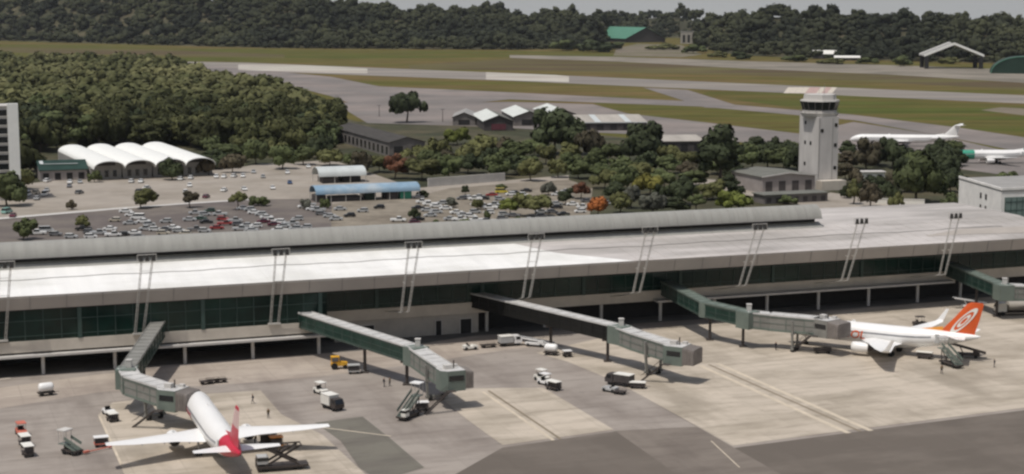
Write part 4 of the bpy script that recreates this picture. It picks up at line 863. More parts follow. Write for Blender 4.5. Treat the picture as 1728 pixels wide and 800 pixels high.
def frustum(name, cx, cy, r0, r1, z0, z1, m, par, n=8):
    mb = MB(); mb.loft([[(*p, z0) for p in ngon(cx, cy, r0, n)], [(*p, z1) for p in ngon(cx, cy, r1, n)]]); return mb.build(name, m, par)
cx, cy = 4.1, 7
frustum('gallery', cx, cy, 6.6, 7.4, HS + .01, HS + 1.3, M['plaster'], tw_)
frustum('cab_base', cx, cy, 6.4, 6.4, HS + 1.31, HS + 2.2, M['tower'], tw_)
gl = frustum('cab_glass', cx, cy, 6.3, 7.3, HS + 2.21, HS + 5.6, M['win_dark'], tw_)
for (a, b) in zip(ngon(cx, cy, 6.35, 16), ngon(cx, cy, 7.35, 16)): mb = MB(); mb.beam((*a, HS + 2.2), (*b, HS + 5.6), .16, .16); mb.build('mullion', M['wall_grey_dark'], gl)
frustum('cab_roof', cx, cy, 7.4, 7.2, HS + 5.61, HS + 6.2, M['plaster'], tw_); frustum('roof_cap', cx, cy, 6.2, 6.0, HS + 6.21, HS + 8.2, M['plaster'], tw_)
mb = MB()
for k, (x, y) in enumerate(((2.5, 5), (6, 7), (4, 4))): mb.tube((x, y, HS + 6.9), (x, y, HS + 10.5 + k), .07, .03, 6)
mb.build('antenna', M['metal'], tw_)
mb = MB()
for zz in (.6, 1.1):
    pts = [(*p, HS + 1.3 + zz) for p in ngon(cx, cy, 7.3)]
    for a, b in zip(pts, pts[1:] + pts[:1]): mb.tube(a, b, .05, n=5)
mb.build('railing', M['metal'], tw_)
mb = MB(); mb.prism([(-1, -4.5), (9.4, -4.5), (9.4, -.3), (-1, -.3)], 0, 3.6); mb.build('porch', M['band'], tw_)
hall('tower_annex', 'low pinkish grey building with a pale roof edge at the foot of the control tower', 'building', P(1286, 327), 22, 24, 6.0, 1.2, 'plaster_pink', 'roof_dark2', 'v', TH, openings=4, open_m='wall_dark', trim='plaster')
hall('lean_to', 'grey flat roofed lean-to in front of the tower annex', 'shed', P(1290, 345), 25, 8, 3.0, 0, 'wall_grey_dark', 'roof_dark2', 'u', TH, openings=7, open_m='wall_dark', flat=True)
hall('garden_kiosk', 'cream walled kiosk among the shrubs right of the control tower', 'kiosk', P(1442, 305), 12, 5, 3.2, 0, 'cream', 'slab_edge', 'u', R(4), openings=3, flat=True)
# white office block with green glazed front
A_, B_ = P(1616, 374), P(1687, 400); ob = thing('office_block', 'white office block with a green glazed front behind the terminal roof', 'building', B_, 0)
e = (A_ - B_); eL = e.length; e.normalize(); n_ = Vector((e.y, -e.x, 0));
if n_.y < 0: n_ = -n_
r_dir = Vector((.95, .31, 0)); HO = 14.0
pts = [(0, 0), tuple((r_dir * 34)[:2]), tuple((r_dir * 34 + e * eL)[:2]), tuple((e * eL)[:2])]
mb = MB(); mb.prism(pts, 0, HO - .5); mb.build('wall', M['white_wall'], ob)
mb = MB(); mb.prism([(p[0] * 1.01 + (0), p[1] - .15) for p in pts], HO - .49, HO); mb.build('roof', M['roof_grey'], ob)
mb = MB(); mb.beam(Vector((0, 0, HO + .3)), e * eL + Vector((0, 0, HO + .3)), .4, .7); mb.beam(Vector((0, 0, HO + .3)), r_dir * 34 + Vector((0, 0, HO + .3)), .4, .7); mb.build('parapet', M['white_wall'], ob)
nn = Vector((r_dir.y, -r_dir.x, 0)); gf = None
mb = MB(); mb.beam(r_dir * 1.2 + nn * .08 + Vector((0, 0, 6)), r_dir * 33 + nn * .08 + Vector((0, 0, 6)), .12, 11.6); gf = mb.build('glass_front', M['glass_office'], ob)
mb = MB()
for i in range(17): c = r_dir * (1.3 + i * 2) + nn * .17; mb.beam(c + Vector((0, 0, .3)), c + Vector((0, 0, 11.8)), .12, .16)
for z in (2.5, 5.2, 7.9, 10.4): mb.beam(r_dir * 1.2 + nn * .18 + Vector((0, 0, z)), r_dir * 33 + nn * .18 + Vector((0, 0, z)), .1, .16)
mb.build('frame', M['mullion'], gf)
en_ = Vector((e.y, -e.x, 0)); en_ = en_ if en_.x < 0 or en_.y < 0 else -en_
if en_.dot(Vector((0, -1, 0))) < 0: en_ = -en_
for f_ in (.34, .46):
    for z in (7.0, 10.6):
        mb = MB(); c = e * eL * f_ + en_ * .05 + Vector((0, 0, z)); mb.beam(c - e * .65, c + e * .65, .12, 1.7); mb.build('window', M['win_dark'], ob)
for x, y, s_ in ((14, 14, 3.2), (20, 10, 2.6), (26, 14, 3.4)):
    mb = MB(); mb.box((x, y, HO + s_ / 2), (s_ * 1.3, s_, s_)); mb.build('roof_unit', M['roof_grey'], ob)
# canopies by the car park
def canopy(name, label, base, ln, wd, h, rise, m, wall_m, kiosks):
    r = thing(name, label, 'canopy', base, TH); mb = MB(); rings = []
    for x in (0, ln):
        out = [(x, wd / 2 - math.cos(math.pi * k / 12) * wd / 2, h + math.sin(math.pi * k / 12) ** .8 * rise) for k in range(13)]
        rings.append(out + [(x_, y_, z_ - .22) for x_, y_, z_ in out[::-1]])
    mb.loft([r_[::-1] for r_ in rings]); rf = mb.build('roof', M[m], r, smooth=True)
    n = int(ln / 5)
    for i in range(n + 1):
        for y in (.3, wd - .3): mb = MB(); mb.tube((ln * i / n * .98 + .2, y, 0), (ln * i / n * .98 + .2, y, h), .13, n=8); mb.build('post', M['mast'], r)
    for x0, x1, hh, mm in kiosks: mb = MB(); mb.prism([(x0, 1.2), (x1, 1.2), (x1, wd - 1.2), (x0, wd - 1.2)], 0, hh); mb.build('booth', M[mm], r)
    return r
canopy('parking_canopy', 'long blue barrel roofed canopy over dark booths beside the car park', P(533, 343), 38, 9.5, 3.1, 2.6, 'roof_blue', 'dark', [(.5, 4, 2.4, 'wall_dark'), (6, 17, 1.6, 'wall_dark'), (18, 22, 2.6, 'glass'), (26, 30, 2.5, 'wall_dark'), (31, 35, 2.7, 'teal')])
canopy('taxi_canopy', 'shorter pale rounded canopy behind the long blue one', P(538, 311), 19, 11, 3.0, 3.2, 'roof_pale', 'dark', [(2, 8, 2.3, 'wall_dark'), (10, 17, 2.4, 'dark')])
def wall_run(label, a, b, h, m, name='boundary_wall'):
    base = Vector((a.x, a.y, 0)); mb = MB(); mb.beam(Vector((0, 0, h / 2)), (b - a) + Vector((0, 0, h / 2)), .35, h); mb.beam(Vector((0, 0, h + .08)), (b - a) + Vector((0, 0, h + .08)), .6, .16)
    return tag(mb.build(name, M[m], None, loc=base), label, 'wall')
wall_run('long pale boundary wall right of the blue canopy', P(722, 316), P(852, 306), 3.2, 'plaster')
wall_run('cream garden wall in front of the round shrub near the tower', P(1478, 345), P(1560, 347), 2.0, 'cream', 'garden_wall')
# far side of the airfield
gh = hall('green_hangar', 'huge hangar with a bright green roof before the far forest', 'hangar', P(1056, 72), 84, 145, 8, 20, 'wall_dark', 'roof_green', 'v', R(24), over=2, openings=0)
hall('far_office', 'small beige block right of the green hangar', 'building', P(1150, 74), 26, 20, 22, 0, 'roof_beige', 'roof_grey', 'u', 0, flat=True, openings=3)
hall('far_shed', 'pale flat shed just left of the green hangar', 'shed', P(985, 64), 36, 25, 14, 4, 'plaster', 'roof_pale', 'u', R(10))
hall('cream_shed', 'long cream roofed shed before the far forest', 'shed', P(1372, 99), 30, 24, 6, 4.5, 'wall_dark', 'cream', 'u', R(-8), openings=3)
hall('cream_annex', 'lower cream roofed annex right of the far cream shed', 'shed', P(1408, 102), 38, 20, 3.4, 2.2, 'wall_dark', 'cream', 'u', R(-10), openings=4)
oh = thing('open_hangar', 'open fronted hangar with a white gabled roof edge across the runway', 'hangar', P(1562, 116), R(-6)); wO = 60
mb = MB(); 
for y in (0, 40): mb.loft([[(-2, y, 13), (-2, y + .8, 13), (-2, y + .8, 15.6), (-2, y, 15.6)], [(wO / 2, y, 26), (wO / 2, y + .8, 26), (wO / 2, y + .8, 28.6), (wO / 2, y, 28.6)], [(wO + 2, y, 13), (wO + 2, y + .8, 13), (wO + 2, y + .8, 15.6), (wO + 2, y, 15.6)]])
mb.build('roof_trim', M['vault'], oh)
mb = MB(); mb.loft([[(-2, y, 13.5), (wO / 2, y, 26.5), (wO + 2, y, 13.5), (wO + 2, y, 14.6), (wO / 2, y, 27.6), (-2, y, 14.6)] for y in (.85, 39.9)]); mb.build('roof', M['roof_grey'], oh)
for x in (1, wO - 1):
    for y in (1, 38): mb = MB(); mb.box((x, y, 6.6), (4.4, 2.5, 13.2)); mb.build('leg', M['dark'], oh)
qh = thing('quonset_hangar', 'dark green arched hangar at the far right edge', 'hangar', P(1672, 124), R(-14)); mb = MB()
for_rings = [[(32 - 32 * math.cos(math.pi * k / 14), y, 17 * math.sin(math.pi * k / 14)) for k in range(15)] for y in (0, 45)]
mb.loft([r_[::-1] for r_ in for_rings]); mb.build('shell', M['roof_dkgreen'], qh, smooth=True)
mb = MB(); 
for a, b in zip(for_rings[0], for_rings[0][1:]): mb.beam(Vector(a) + Vector((0, -.3, .2)), Vector(b) + Vector((0, -.3, .2)), .7, .9)
mb.build('rim', M['roof_green'], qh)
for x, y, ht, lb in ((578, 192, 8, 'thin dark lamp pole on the grass above the woodland'), (640, 197, 7, 'thin lamp pole left of the umbrella tree'), (747, 206, 7.5, 'thin lamp pole right of the umbrella tree')):
    lp = thing('lamp_pole', lb, 'lamp pole', P(x, y), 0, 'lamp poles beside the sheds'); mb = MB(); mb.tube((0, 0, 0), (0, 0, ht), .22, .14, 8); mb.build('pole', M['steel_dark'], lp)
    mb = MB(); mb.beam((-1.2, 0, ht), (1.2, 0, ht), .25, .2); mb.build('lamp_arm', M['steel_dark'], lp)
# ================================================================ GARDEN AND CAR PARK TREES (pixel x, ground row, width px, height px, leaves, shape, label)
GT = [
 (686, 207, 76, 54, 'dark', 'wide', 'lone dark umbrella shaped tree standing above the sheds', .26),
 (936, 260, 108, 80, 'dark', 'round', 'big dark round tree in front of the gable sheds', .15),
 (1089, 277, 90, 75, 'dark', 'round', 'dark round tree left of the pale storage shed', .12),
 (1213, 314, 94, 108, 'dark', 'tall', 'tallest dark tree, between the storage shed and the tower annex', .22),
 (997, 268, 82, 52, 'brown', 'wide', 'brownish broad tree between the two dark round trees', .15),
 (1546, 342, 96, 90, 'mid', 'round', 'large round green tree behind the pinkish grey roof', .12),
 (1578, 278, 56, 46, 'dark', 'round', 'dark tree below the tail of the white cargo plane', .12),
 (1505, 284, 74, 54, 'dark', 'wide', 'dark spreading tree in front of the white cargo plane', .15),
 (1462, 288, 56, 58, 'brown', 'round', 'greyish dark tree right of the control tower', .15),
 (1432, 270, 40, 34, 'dark', 'tall', 'narrow dark tree touching the right side of the control tower', .15),
 (1336, 276, 52, 38, 'dark', 'wide', 'dark tree touching the left side of the control tower', .15),
 (1296, 284, 50, 44, 'dark', 'round', 'dark bushy tree behind the gable of the tower annex', .15),
 (1596, 300, 56, 52, 'dark', 'round', 'dark tree under the teal nosed plane', .15),
 (742, 266, 56, 34, 'olive', 'wide', 'olive tree right of the dark pillared building', .15),
 (772, 245, 60, 32, 'lime', 'wide', 'bright yellow green bushy tree below the low grey shed', .15),
 (818, 262, 66, 36, 'olive', 'round', 'olive tree below the shed with the maroon door', .15),
 (868, 276, 72, 42, 'mid', 'round', 'mid green tree left of the big dark round tree', .15),
 (790, 293, 70, 36, 'dark', 'wide', 'dark low tree behind the boundary wall', .15),
 (725, 292, 52, 40, 'mid', 'round', 'green tree right of the rust coloured tree', .15),
 (838, 300, 56, 44, 'mid', 'round', 'green tree at the far end of the boundary wall', .15),
 (666, 302, 46, 44, 'rust', 'tall', 'rust red tree behind the blue canopy', .2),
 (690, 280, 46, 30, 'olive', 'round', 'olive tree just beyond the rust red tree', .15),
 (640, 291, 52, 30, 'olive', 'round', 'olive tree left of the rust red tree', .18),
 (602, 282, 56, 24, 'mid', 'wide', 'green tree behind the pale canopy', .18),
 (556, 280, 56, 30, 'olive', 'round', 'olive tree left of the pale canopy', .18),
 (512, 279, 54, 36, 'mid', 'round', 'green tree above the row of white cars', .18),
 (472, 272, 52, 36, 'olive', 'wide', 'olive spreading tree at the corner of the woodland', .18),
 (432, 278, 50, 44, 'mid', 'round', 'green tree at the end of the forecourt', .18),
 (392, 292, 56, 34, 'brown', 'wide', 'brownish tree behind four white cars', .18),
 (352, 296, 40, 32, 'brown', 'wide', 'small brownish tree right of the vaulted hall', .18),
 (290, 304, 46, 40, 'dark', 'round', 'dark tree in front of the third vault', .12),
 (12, 348, 76, 62, 'mid', 'round', 'large green tree at the foot of the white tower block', .1),
 (38, 320, 50, 38, 'olive', 'round', 'olive tree beside the white tower block', .12),
 (122, 354, 26, 18, 'brown', 'bush', 'small brownish shrub on the forecourt edge', .1),
 (238, 352, 56, 36, 'olive', 'sparse', 'thin yellowish tree on the forecourt', .2),
 (321, 351, 32, 30, 'brown', 'round', 'small round brown tree with a thin trunk at the car park edge', .32),
 (402, 354, 38, 32, 'olive', 'wide', 'small flat topped tree at the car park corner', .4),
 (436, 348, 42, 18, 'mid', 'bush', 'low green shrub beside the flat topped tree', .1),
 (515, 354, 26, 20, 'silver', 'bush', 'pale shrub at the left end of the blue canopy', .1),
 (40, 405, 46, 38, 'mid', 'sparse', 'sparse green tree in the nearest row of the car park', .15),
 (140, 388, 34, 26, 'olive', 'sparse', 'thin olive tree among the parked cars', .2),
 (905, 366, 88, 40, 'olive', 'wide', 'broad yellow green tree above the barrel roof', .35),
 (860, 364, 50, 30, 'lime', 'round', 'bright green tree left of the broad yellow green one', .3),
 (1008, 366, 46, 36, 'flame', 'round', 'orange flowering tree just above the barrel roof', .25),
 (980, 336, 36, 30, 'rust', 'round', 'reddish brown tree behind the orange flowering one', .25),
 (1046, 360, 44, 38, 'olive', 'round', 'olive tree right of the orange flowering tree', .2),
 (1066, 352, 44, 42, 'silver', 'round', 'silvery leaved tree among darker ones', .2),
 (1102, 362, 56, 40, 'silver', 'round', 'grey leaved round tree above the barrel roof', .15),
 (1145, 345, 62, 50, 'dark', 'round', 'dark tree left of the small tree with bare trunks', .15),
 (1176, 360, 50, 34, 'mid', 'wide', 'small flat tree on thin bare trunks above the barrel roof', .45),
 (1232, 356, 82, 38, 'lime', 'wide', 'bright green low tree in front of the lean-to', .12),
 (1096, 330, 54, 40, 'gold', 'round', 'yellow flowering tree in the middle of the garden', .2),
 (1058, 322, 56, 46, 'mid', 'round', 'green tree left of the yellow flowering tree', .15),
 (1120, 318, 50, 36, 'mid', 'round', 'green tree behind the yellow flowering tree', .15),
 (1020, 318, 56, 34, 'olive', 'wide', 'olive tree behind the silvery one', .15),
 (976, 302, 52, 36, 'mid', 'round', 'green tree in front of the big dark round tree', .15),
 (942, 300, 50, 34, 'olive', 'wide', 'olive tree below the big dark round tree', .2),
 (896, 306, 50, 40, 'olive', 'round', 'olive tree at the head of the gravel lot', .2),
 (925, 330, 34, 24, 'silver', 'bush', 'pale shrub in the gravel lot', .1),
 (955, 346, 30, 30, 'dark', 'tall', 'narrow dark tree beside parked cars in the gravel lot', .2),
 (1160, 300, 40, 30, 'brown', 'round', 'brown tree below the storage shed', .15),
 (1262, 318, 34, 26, 'dark', 'bush', 'dark shrub at the corner of the tower annex', .1),
 (1440, 345, 28, 44, 'olive', 'tall', 'slim olive tree near the foot of the control tower', .25),
 (1468, 350, 44, 48, 'brown', 'round', 'brownish tree right of the slim olive one', .15),
 (1512, 352, 34, 30, 'olive', 'bush', 'olive shrub beside the cream garden wall', .1),
 (1425, 335, 30, 22, 'dark', 'bush', 'dark shrub against the tower porch', .1),
 (1604, 354, 40, 30, 'mid', 'bush', 'green shrub beside the white office block', .1),
 (1700, 318, 60, 30, 'mid', 'bush', 'green tree behind the white office block', .1),
 (1330, 345, 40, 16, 'mid', 'bush', 'low green hedge shrub in front of the lean-to', .05),
 (700, 372, 24, 22, 'dark', 'bush', 'small dark shrub in the gravel lot below the blue canopy', .1),
 (823, 375, 14, 20, 'mid', 'tall', 'tiny upright shrub between parked cars', .1),
 (786, 330, 16, 18, 'dark', 'round', 'tiny dark tree beside the boundary wall', .25),
 (714, 334, 24, 14, 'dark', 'bush', 'round dark shrub at the right end of the blue canopy', .05),
 (548, 352, 22, 18, 'mid', 'bush', 'small green shrub under the end of the blue canopy', .05),
 (160, 308, 30, 22, 'mid', 'bush', 'green shrub against the first vault', .05),
 (1340, 104, 60, 12, 'mid', 'bush', 'low bushes left of the far cream shed', .02), (1400, 108, 64, 11, 'olive', 'bush', 'olive bushes in front of the far cream shed', .02), (1462, 108, 56, 12, 'mid', 'bush', 'green bushes right of the far cream annex', .02),
 (1250, 100, 50, 14, 'dark', 'bush', 'dark bushes at the near edge of the far forest', .02), (1210, 97, 46, 12, 'olive', 'bush', 'olive bushes right of the far beige block', .02), (1000, 88, 90, 22, 'dark', 'bush', 'dark thicket in front of the green hangar', .02), (1030, 84, 60, 14, 'mid', 'bush', 'green thicket at the left foot of the green hangar', .02), (1120, 84, 70, 12, 'olive', 'bush', 'olive thicket in front of the gable of the green hangar', .02), (1170, 90, 60, 16, 'mid', 'bush', 'green thicket in front of the far beige block', .02), (950, 86, 70, 20, 'mid', 'bush', 'green thicket left of the green hangar', .02), (1520, 112, 40, 20, 'mid', 'round', 'green tree left of the open hangar', .05), (1600, 108, 50, 12, 'olive', 'bush', 'bushes seen through the open hangar', .02),
]
for i, (x, y, w_, h_, k, shp, lb, th_) in enumerate(GT):
    ptree('garden_shrub' if shp == 'bush' else 'garden_tree', lb, x, y, w_, h_, k, shp, None, i, th_)
def infill(poly, n, mind, kinds, label, group, keep=lambda x, y: True, k_=1.0):
    placed = [(x, y) for x, y, *_ in GT]; k = 0; tries = 0; xs = [p[0] for p in poly]; ys = [p[1] for p in poly]
    while k < n and tries < 6000:
        tries += 1; x, y = rnd.uniform(min(xs), max(xs)), rnd.uniform(min(ys), max(ys))
        if not inside(x, y, poly) or not keep(x, y): continue
        if any(((x - a) / mind) ** 2 + ((y - b) / (mind * .45)) ** 2 < 1 for a, b in placed): continue
        placed.append((x, y)); k += 1
        ptree('garden_tree', label, x, y, rnd.uniform(40, 72) * k_, rnd.uniform(28, 46) * k_, rnd.choice(kinds), rnd.choice(['round', 'round', 'wide', 'tall']), group, k, rnd.uniform(.1, .22))
infill([(345, 262), (560, 255), (640, 268), (720, 272), (840, 262), (880, 262), (886, 300), (730, 306), (640, 300), (545, 284), (440, 288), (360, 294)], 52, 29, ['mid', 'mid', 'olive', 'dark', 'olive', 'brown'], 'bushy green tree in the crowded strip between the woodland and the canopies', 'trees of the strip between woodland and car park', lambda x, y: not (545 < x < 712 and y < 293))
infill([(880, 262), (960, 268), (1190, 280), (1262, 312), (1256, 354), (1090, 364), (1036, 362), (1000, 316), (890, 300)], 46, 32, ['mid', 'dark', 'olive', 'mid', 'mid'], 'bushy green tree of the crowded garden left of the control tower', 'trees of the garden left of the control tower', lambda x, y: True, .85)
infill([(705, 338), (860, 314), (985, 322), (995, 380), (705, 388)], 16, 44, ['mid', 'olive', 'olive', 'silver'], 'small roadside tree between the parked cars of the gravel lot', 'small trees of the gravel lot', lambda x, y: True, .45)
infill([(1418, 282), (1606, 268), (1612, 330), (1530, 345), (1420, 325)], 18, 24, ['mid', 'dark', 'dark', 'brown'], 'dark green tree of the grove right of the control tower', 'trees of the grove right of the control tower', lambda x, y: not (1436 < x < 1500 and 290 < y < 318))
infill([(1264, 268), (1348, 262), (1346, 290), (1268, 292)], 7, 24, ['dark', 'mid'], 'dark green tree behind the tower annex', 'trees behind the tower annex')
# ================================================================ CARS
PAINT = {'white': (.78, .78, .76), 'silver': (.42, .43, .43), 'grey': (.16, .16, .165), 'black': (.015, .015, .017), 'red': (.32, .03, .03), 'maroon': (.12, .02, .04), 'teal': (.25, .45, .40), 'dark green': (.03, .07, .05), 'yellow': (.62, .50, .06), 'blue': (.08, .13, .25), 'beige': (.48, .43, .34)}
CAR = {}
def car_proto(colour, kind):
    m = mat('car_paint_' + colour.replace(' ', '_'), PAINT[colour], .3, var=.03, spec=.5)
    root = bpy.data.objects.new('parked_car', None); COL.objects.link(root); root.empty_display_size = .5
    Lh, roofx, hr = {'sedan': (2.15, (-1.35, -.75, .55, 1.15), 1.42), 'hatch': (1.9, (-1.8, -1.45, .45, 1.05), 1.48), 'van': (2.3, (-2.25, -2.1, 1.0, 1.7), 1.95), 'pickup': (2.5, (-.5, -.35, .85, 1.4), 1.7)}[kind]
    mb = MB(); W = .86; belt = .92 if kind != 'van' else 1.1
    prof = [(-Lh, .32), (-Lh - .04, .6), (-Lh + .06, belt - .03), (roofx[0], belt), (roofx[3], belt), (Lh - .25, .82), (Lh, .68), (Lh + .02, .4), (Lh - .05, .3)]
    if kind == 'pickup': prof = [(-Lh, .45), (-Lh, 1.0), (-.6, 1.0), (-.5, belt + .08), (roofx[3], belt + .05), (Lh - .2, .95), (Lh, .8), (Lh, .45)]
    mb.loft([[(x, -W, z) for x, z in prof], [(x, W, z) for x, z in prof]])
    mb.loft([[(roofx[1] - .05, -.66, hr - .05), (roofx[2] + .05, -.66, hr - .05), (roofx[2], -.62, hr), (roofx[1], -.62, hr)], [(roofx[1] - .05, .66, hr - .05), (roofx[2] + .05, .66, hr - .05), (roofx[2], .62, hr), (roofx[1], .62, hr)]])
    b = mb.build('body', m, root)
    mb = MB(); mb.loft([[(roofx[0] + .02, -W + .06, belt - .02), (roofx[3] - .02, -W + .06, belt - .02), (roofx[3] - .02, W - .06, belt - .02), (roofx[0] + .02, W - .06, belt - .02)], [(roofx[1], -.64, hr - .04), (roofx[2], -.64, hr - .04), (roofx[2], .64, hr - .04), (roofx[1], .64, hr - .04)]])
    mb.build('windows', M['win_dark'], root)
    for x in (-Lh * .62, Lh * .62):
        for y in (-.78, .78): mb = MB(); mb.tube((x, y - .1, .31), (x, y + .1, .31), .31, n=10); mb.build('wheel', M['rubber'], root)
    for o_ in [root] + list(root.children): o_.hide_render = False
    return root
def car(colour, kind, x, y, head, label, group):
    key = (colour, kind)
    if key not in CAR: CAR[key] = [car_proto(colour, kind), False]
    pr, used = CAR[key]; rz = TH + R(head)
    if not used: CAR[key][1] = True; pr.location = P(x, y, .14); pr.rotation_euler = (0, 0, rz); r = pr
    else: r = dup(pr, P(x, y, .14), rz)
    r['label'] = label; r['category'] = 'van' if kind == 'van' else ('pickup' if kind == 'pickup' else 'car'); r['group'] = group; return r
LOTS = {'upper': [], 'left': [], 'right': []}
for ln in '''222 308 w|238 308 w|248 319 w|305 304 w|322 302 w|365 300 w|378 300 w|395 299 w|410 299 w|378 323 w|412 321 w|313 326 w|428 292 s|485 293 w|460 319 w|520 283 w|47 331 w v|61 327 b|76 330 w v|79 323 s|62 337 s|118 309 w|135 309 s|444 300 s|12 360 t v|22 366 m'''.split('|'): LOTS['upper'].append(ln.split())
for ln in '''212 359 w|222 365 w|232 370 w v|242 376 w|252 381 s|78 392 s v|64 396 w|94 398 g|141 389 k|151 394 g|166 396 s|185 389 w|191 399 w|206 398 k|262 390 w|278 390 g|292 387 w|302 392 s|312 397 b|320 373 s|331 362 s|346 364 s|338 371 d|348 377 k|354 358 d|371 364 s|376 372 r|380 380 r|366 387 r|396 375 s|402 381 g|406 389 s|417 383 s|410 354 w|421 356 s|429 361 w|440 364 s|450 369 w|445 376 m|456 375 w|463 381 m|471 377 w|479 384 s|468 391 w|483 394 w|492 380 s|498 388 s|508 394 w|516 386 s|512 351 w|521 348 s|527 355 w|537 357 s|542 363 g|556 367 s|567 372 s|574 355 s|590 366 k|432 384 w|424 391 s|330 390 g|355 400 k|232 402 g|120 402 s'''.split('|'): LOTS['left'].append(ln.split())
for ln in '''714 343 w|725 347 w|736 350 w|746 345 s|752 354 w|721 357 s|736 360 s|779 337 g|791 336 w|802 338 w|809 334 s|816 337 k|806 348 w|817 350 s|827 353 w|836 348 s|846 351 w|852 345 u|770 361 w|782 365 s|794 367 w|802 360 s|803 380 w|851 364 s|866 366 g|888 324 k|846 326 y v|870 328 k|940 330 w|960 335 g|955 325 s|862 330 w|830 331 r|640 352 k|612 358 s|672 374 w|760 372 s|836 378 w|878 384 w|985 352 w|1026 345 s|932 360 g|968 372 w'''.split('|'): LOTS['right'].append(ln.split())
for lot, (x0, x1, y0, y1), n in (('left', (55, 555, 372, 404), 12), ('right', (700, 1000, 328, 386), 34), ('upper', (60, 520, 306, 336), 8)):
    k = 0
    while k < n:
        x, y = rnd.uniform(x0, x1), rnd.uniform(y0, y1)
        if any(abs(x - int(c[0])) < 13 and abs(y - int(c[1])) < 5.5 for c in LOTS[lot]): continue
        if lot == 'right' and (x - 700) * .12 + 328 > y + 22: continue
        LOTS[lot].append([str(int(x)), str(int(y)), rnd.choice('wwwssssggkmub')]); k += 1
CN = {'w': 'white', 's': 'silver', 'g': 'grey', 'k': 'black', 'r': 'red', 'm': 'maroon', 't': 'teal', 'd': 'dark green', 'y': 'yellow', 'u': 'blue', 'b': 'beige'}
ORD = 'first second third fourth fifth sixth seventh eighth ninth tenth eleventh twelfth thirteenth fourteenth fifteenth sixteenth seventeenth eighteenth nineteenth twentieth'.split() + ['twenty-' + s for s in 'first second third fourth fifth sixth seventh eighth ninth'.split()] + ['thirtieth'] + ['thirty-' + s for s in 'first second third fourth fifth sixth seventh eighth ninth'.split()]
for lot, ph in (('upper', 'on the beige forecourt by the vaulted hall'), ('left', 'in the dark car park left of the blue canopy'), ('right', 'in the gravel lot right of the blue canopy')):
    cnt = {}
    tot = {}
    for it in LOTS[lot]:
        k = (it[2], 'van' if len(it) > 3 else 'car'); tot[k] = tot.get(k, 0) + 1
    for it in sorted(LOTS[lot], key=lambda t: int(t[0])):
        x, y, c_ = int(it[0]), int(it[1]), CN[it[2]]; kd = 'van' if len(it) > 3 else rnd.choice(['sedan', 'hatch', 'hatch', 'sedan', 'pickup'] if lot != 'upper' else ['hatch', 'sedan'])
        k = (it[2], 'van' if kd == 'van' else 'car'); cnt[k] = cnt.get(k, 0) + 1
        ph = {'upper': 'on the beige forecourt', 'left': 'in the dark car park', 'right': 'in the gravel lot'}[lot]
        lb = (f'only {c_} {k[1]} {ph}' if tot[k] == 1 else f'{ORD[cnt[k] - 1]} {c_} {k[1]} from the left {ph}')
        car(c_, kd, x, y, (rnd.choice([0, 180]) if lot != 'upper' else rnd.choice([70, -100, 60])) + rnd.uniform(-9, 9) + (-14 if lot != 'upper' else 0), lb, 'cars parked ' + ph)
# ================================================================ APRON VEHICLES AND EQUIPMENT
def wheels(root, xs, y, r=.32, w_=.22):
    for x in xs:
        for sg in (-1, 1): mb = MB(); mb.tube((x, sg * y - w_ / 2, r), (x, sg * y + w_ / 2, r), r, n=12); mb.build('wheel', M['rubber'], root)
def V0(name, label, cat, x, y, head, group=None): return thing(name, label, cat, P(x, y, .095), R(head), group)
def tug(label, x, y, head, m='cream', canopy=True, group='baggage tugs on the apron'):
    r = V0('baggage_tug', label, 'tug', x, y, head, group); mb = MB()
    mb.loft([[(-1.45, s * .68, .35), (1.45, s * .68, .35), (1.5, s * .68, .8), (.55, s * .66, 1.0), (.35, s * .66, .75), (-.55, s * .66, .75), (-.7, s * .66, 1.0), (-1.45, s * .66, .95)] for s in (-1, 1)]); mb.build('body', M[m], r)
    mb = MB(); mb.box((-.35, 0, .85), (.5, .9, .2)); mb.box((-.6, 0, 1.15), (.12, .9, .5)); mb.build('seat', M['rubber'], r)
    if canopy:
        mb = MB()
        for px2 in (-.75, .75):
            for s in (-.58, .58): mb.tube((px2, s, .8), (px2 * .92, s, 2.0), .035, n=6)
        mb.build('canopy_post', M['steel_dark'], r)
        mb = MB(); mb.box((0, 0, 2.05), (1.9, 1.4, .12)); mb.build('canopy', M[m], r)
    wheels(r, (-.95, .95), .6, .33); return r
def cart(label, x, y, head, m='cream', cover=1.45, ln=3.0, base_m='steel_dark', group='baggage carts on the apron'):
    r = V0('baggage_cart', label, 'cart', x, y, head, group); mb = MB(); mb.box((0, 0, .52), (ln, 1.5, .16)); mb.tube((ln / 2, 0, .45), (ln / 2 + .9, 0, .42), .05, n=6); mb.build('platform', M[base_m], r)
    if cover:
        mb = MB()
        for px2 in (-ln / 2 + .08, 0, ln / 2 - .08):
            for s in (-.7, .7): mb.tube((px2, s, .6), (px2, s, .6 + cover), .04, n=6)
        mb.build('post', M['steel_dark'], r)
        mb = MB(); mb.box((0, -.2, .6 + cover * .45), (ln - .3, .9, cover * .85)); mb.build('load', M['wall_dark'], r)
        mb = MB(); mb.box((0, 0, .64 + cover), (ln + .08, 1.58, .1)); mb.build('roof', M[m], r)
    else:
        mb = MB()
        for s in (-.72, .72): mb.beam((-ln / 2, s, .85), (ln / 2, s, .85), .05, .05); [mb.tube((q, s, .6), (q, s, .87), .03, n=5) for q in (-ln / 2, 0, ln / 2)]
        mb.build('rail', M['steel_dark'], r)
    wheels(r, (-ln * .32, ln * .32), .62, .24, .16); return r
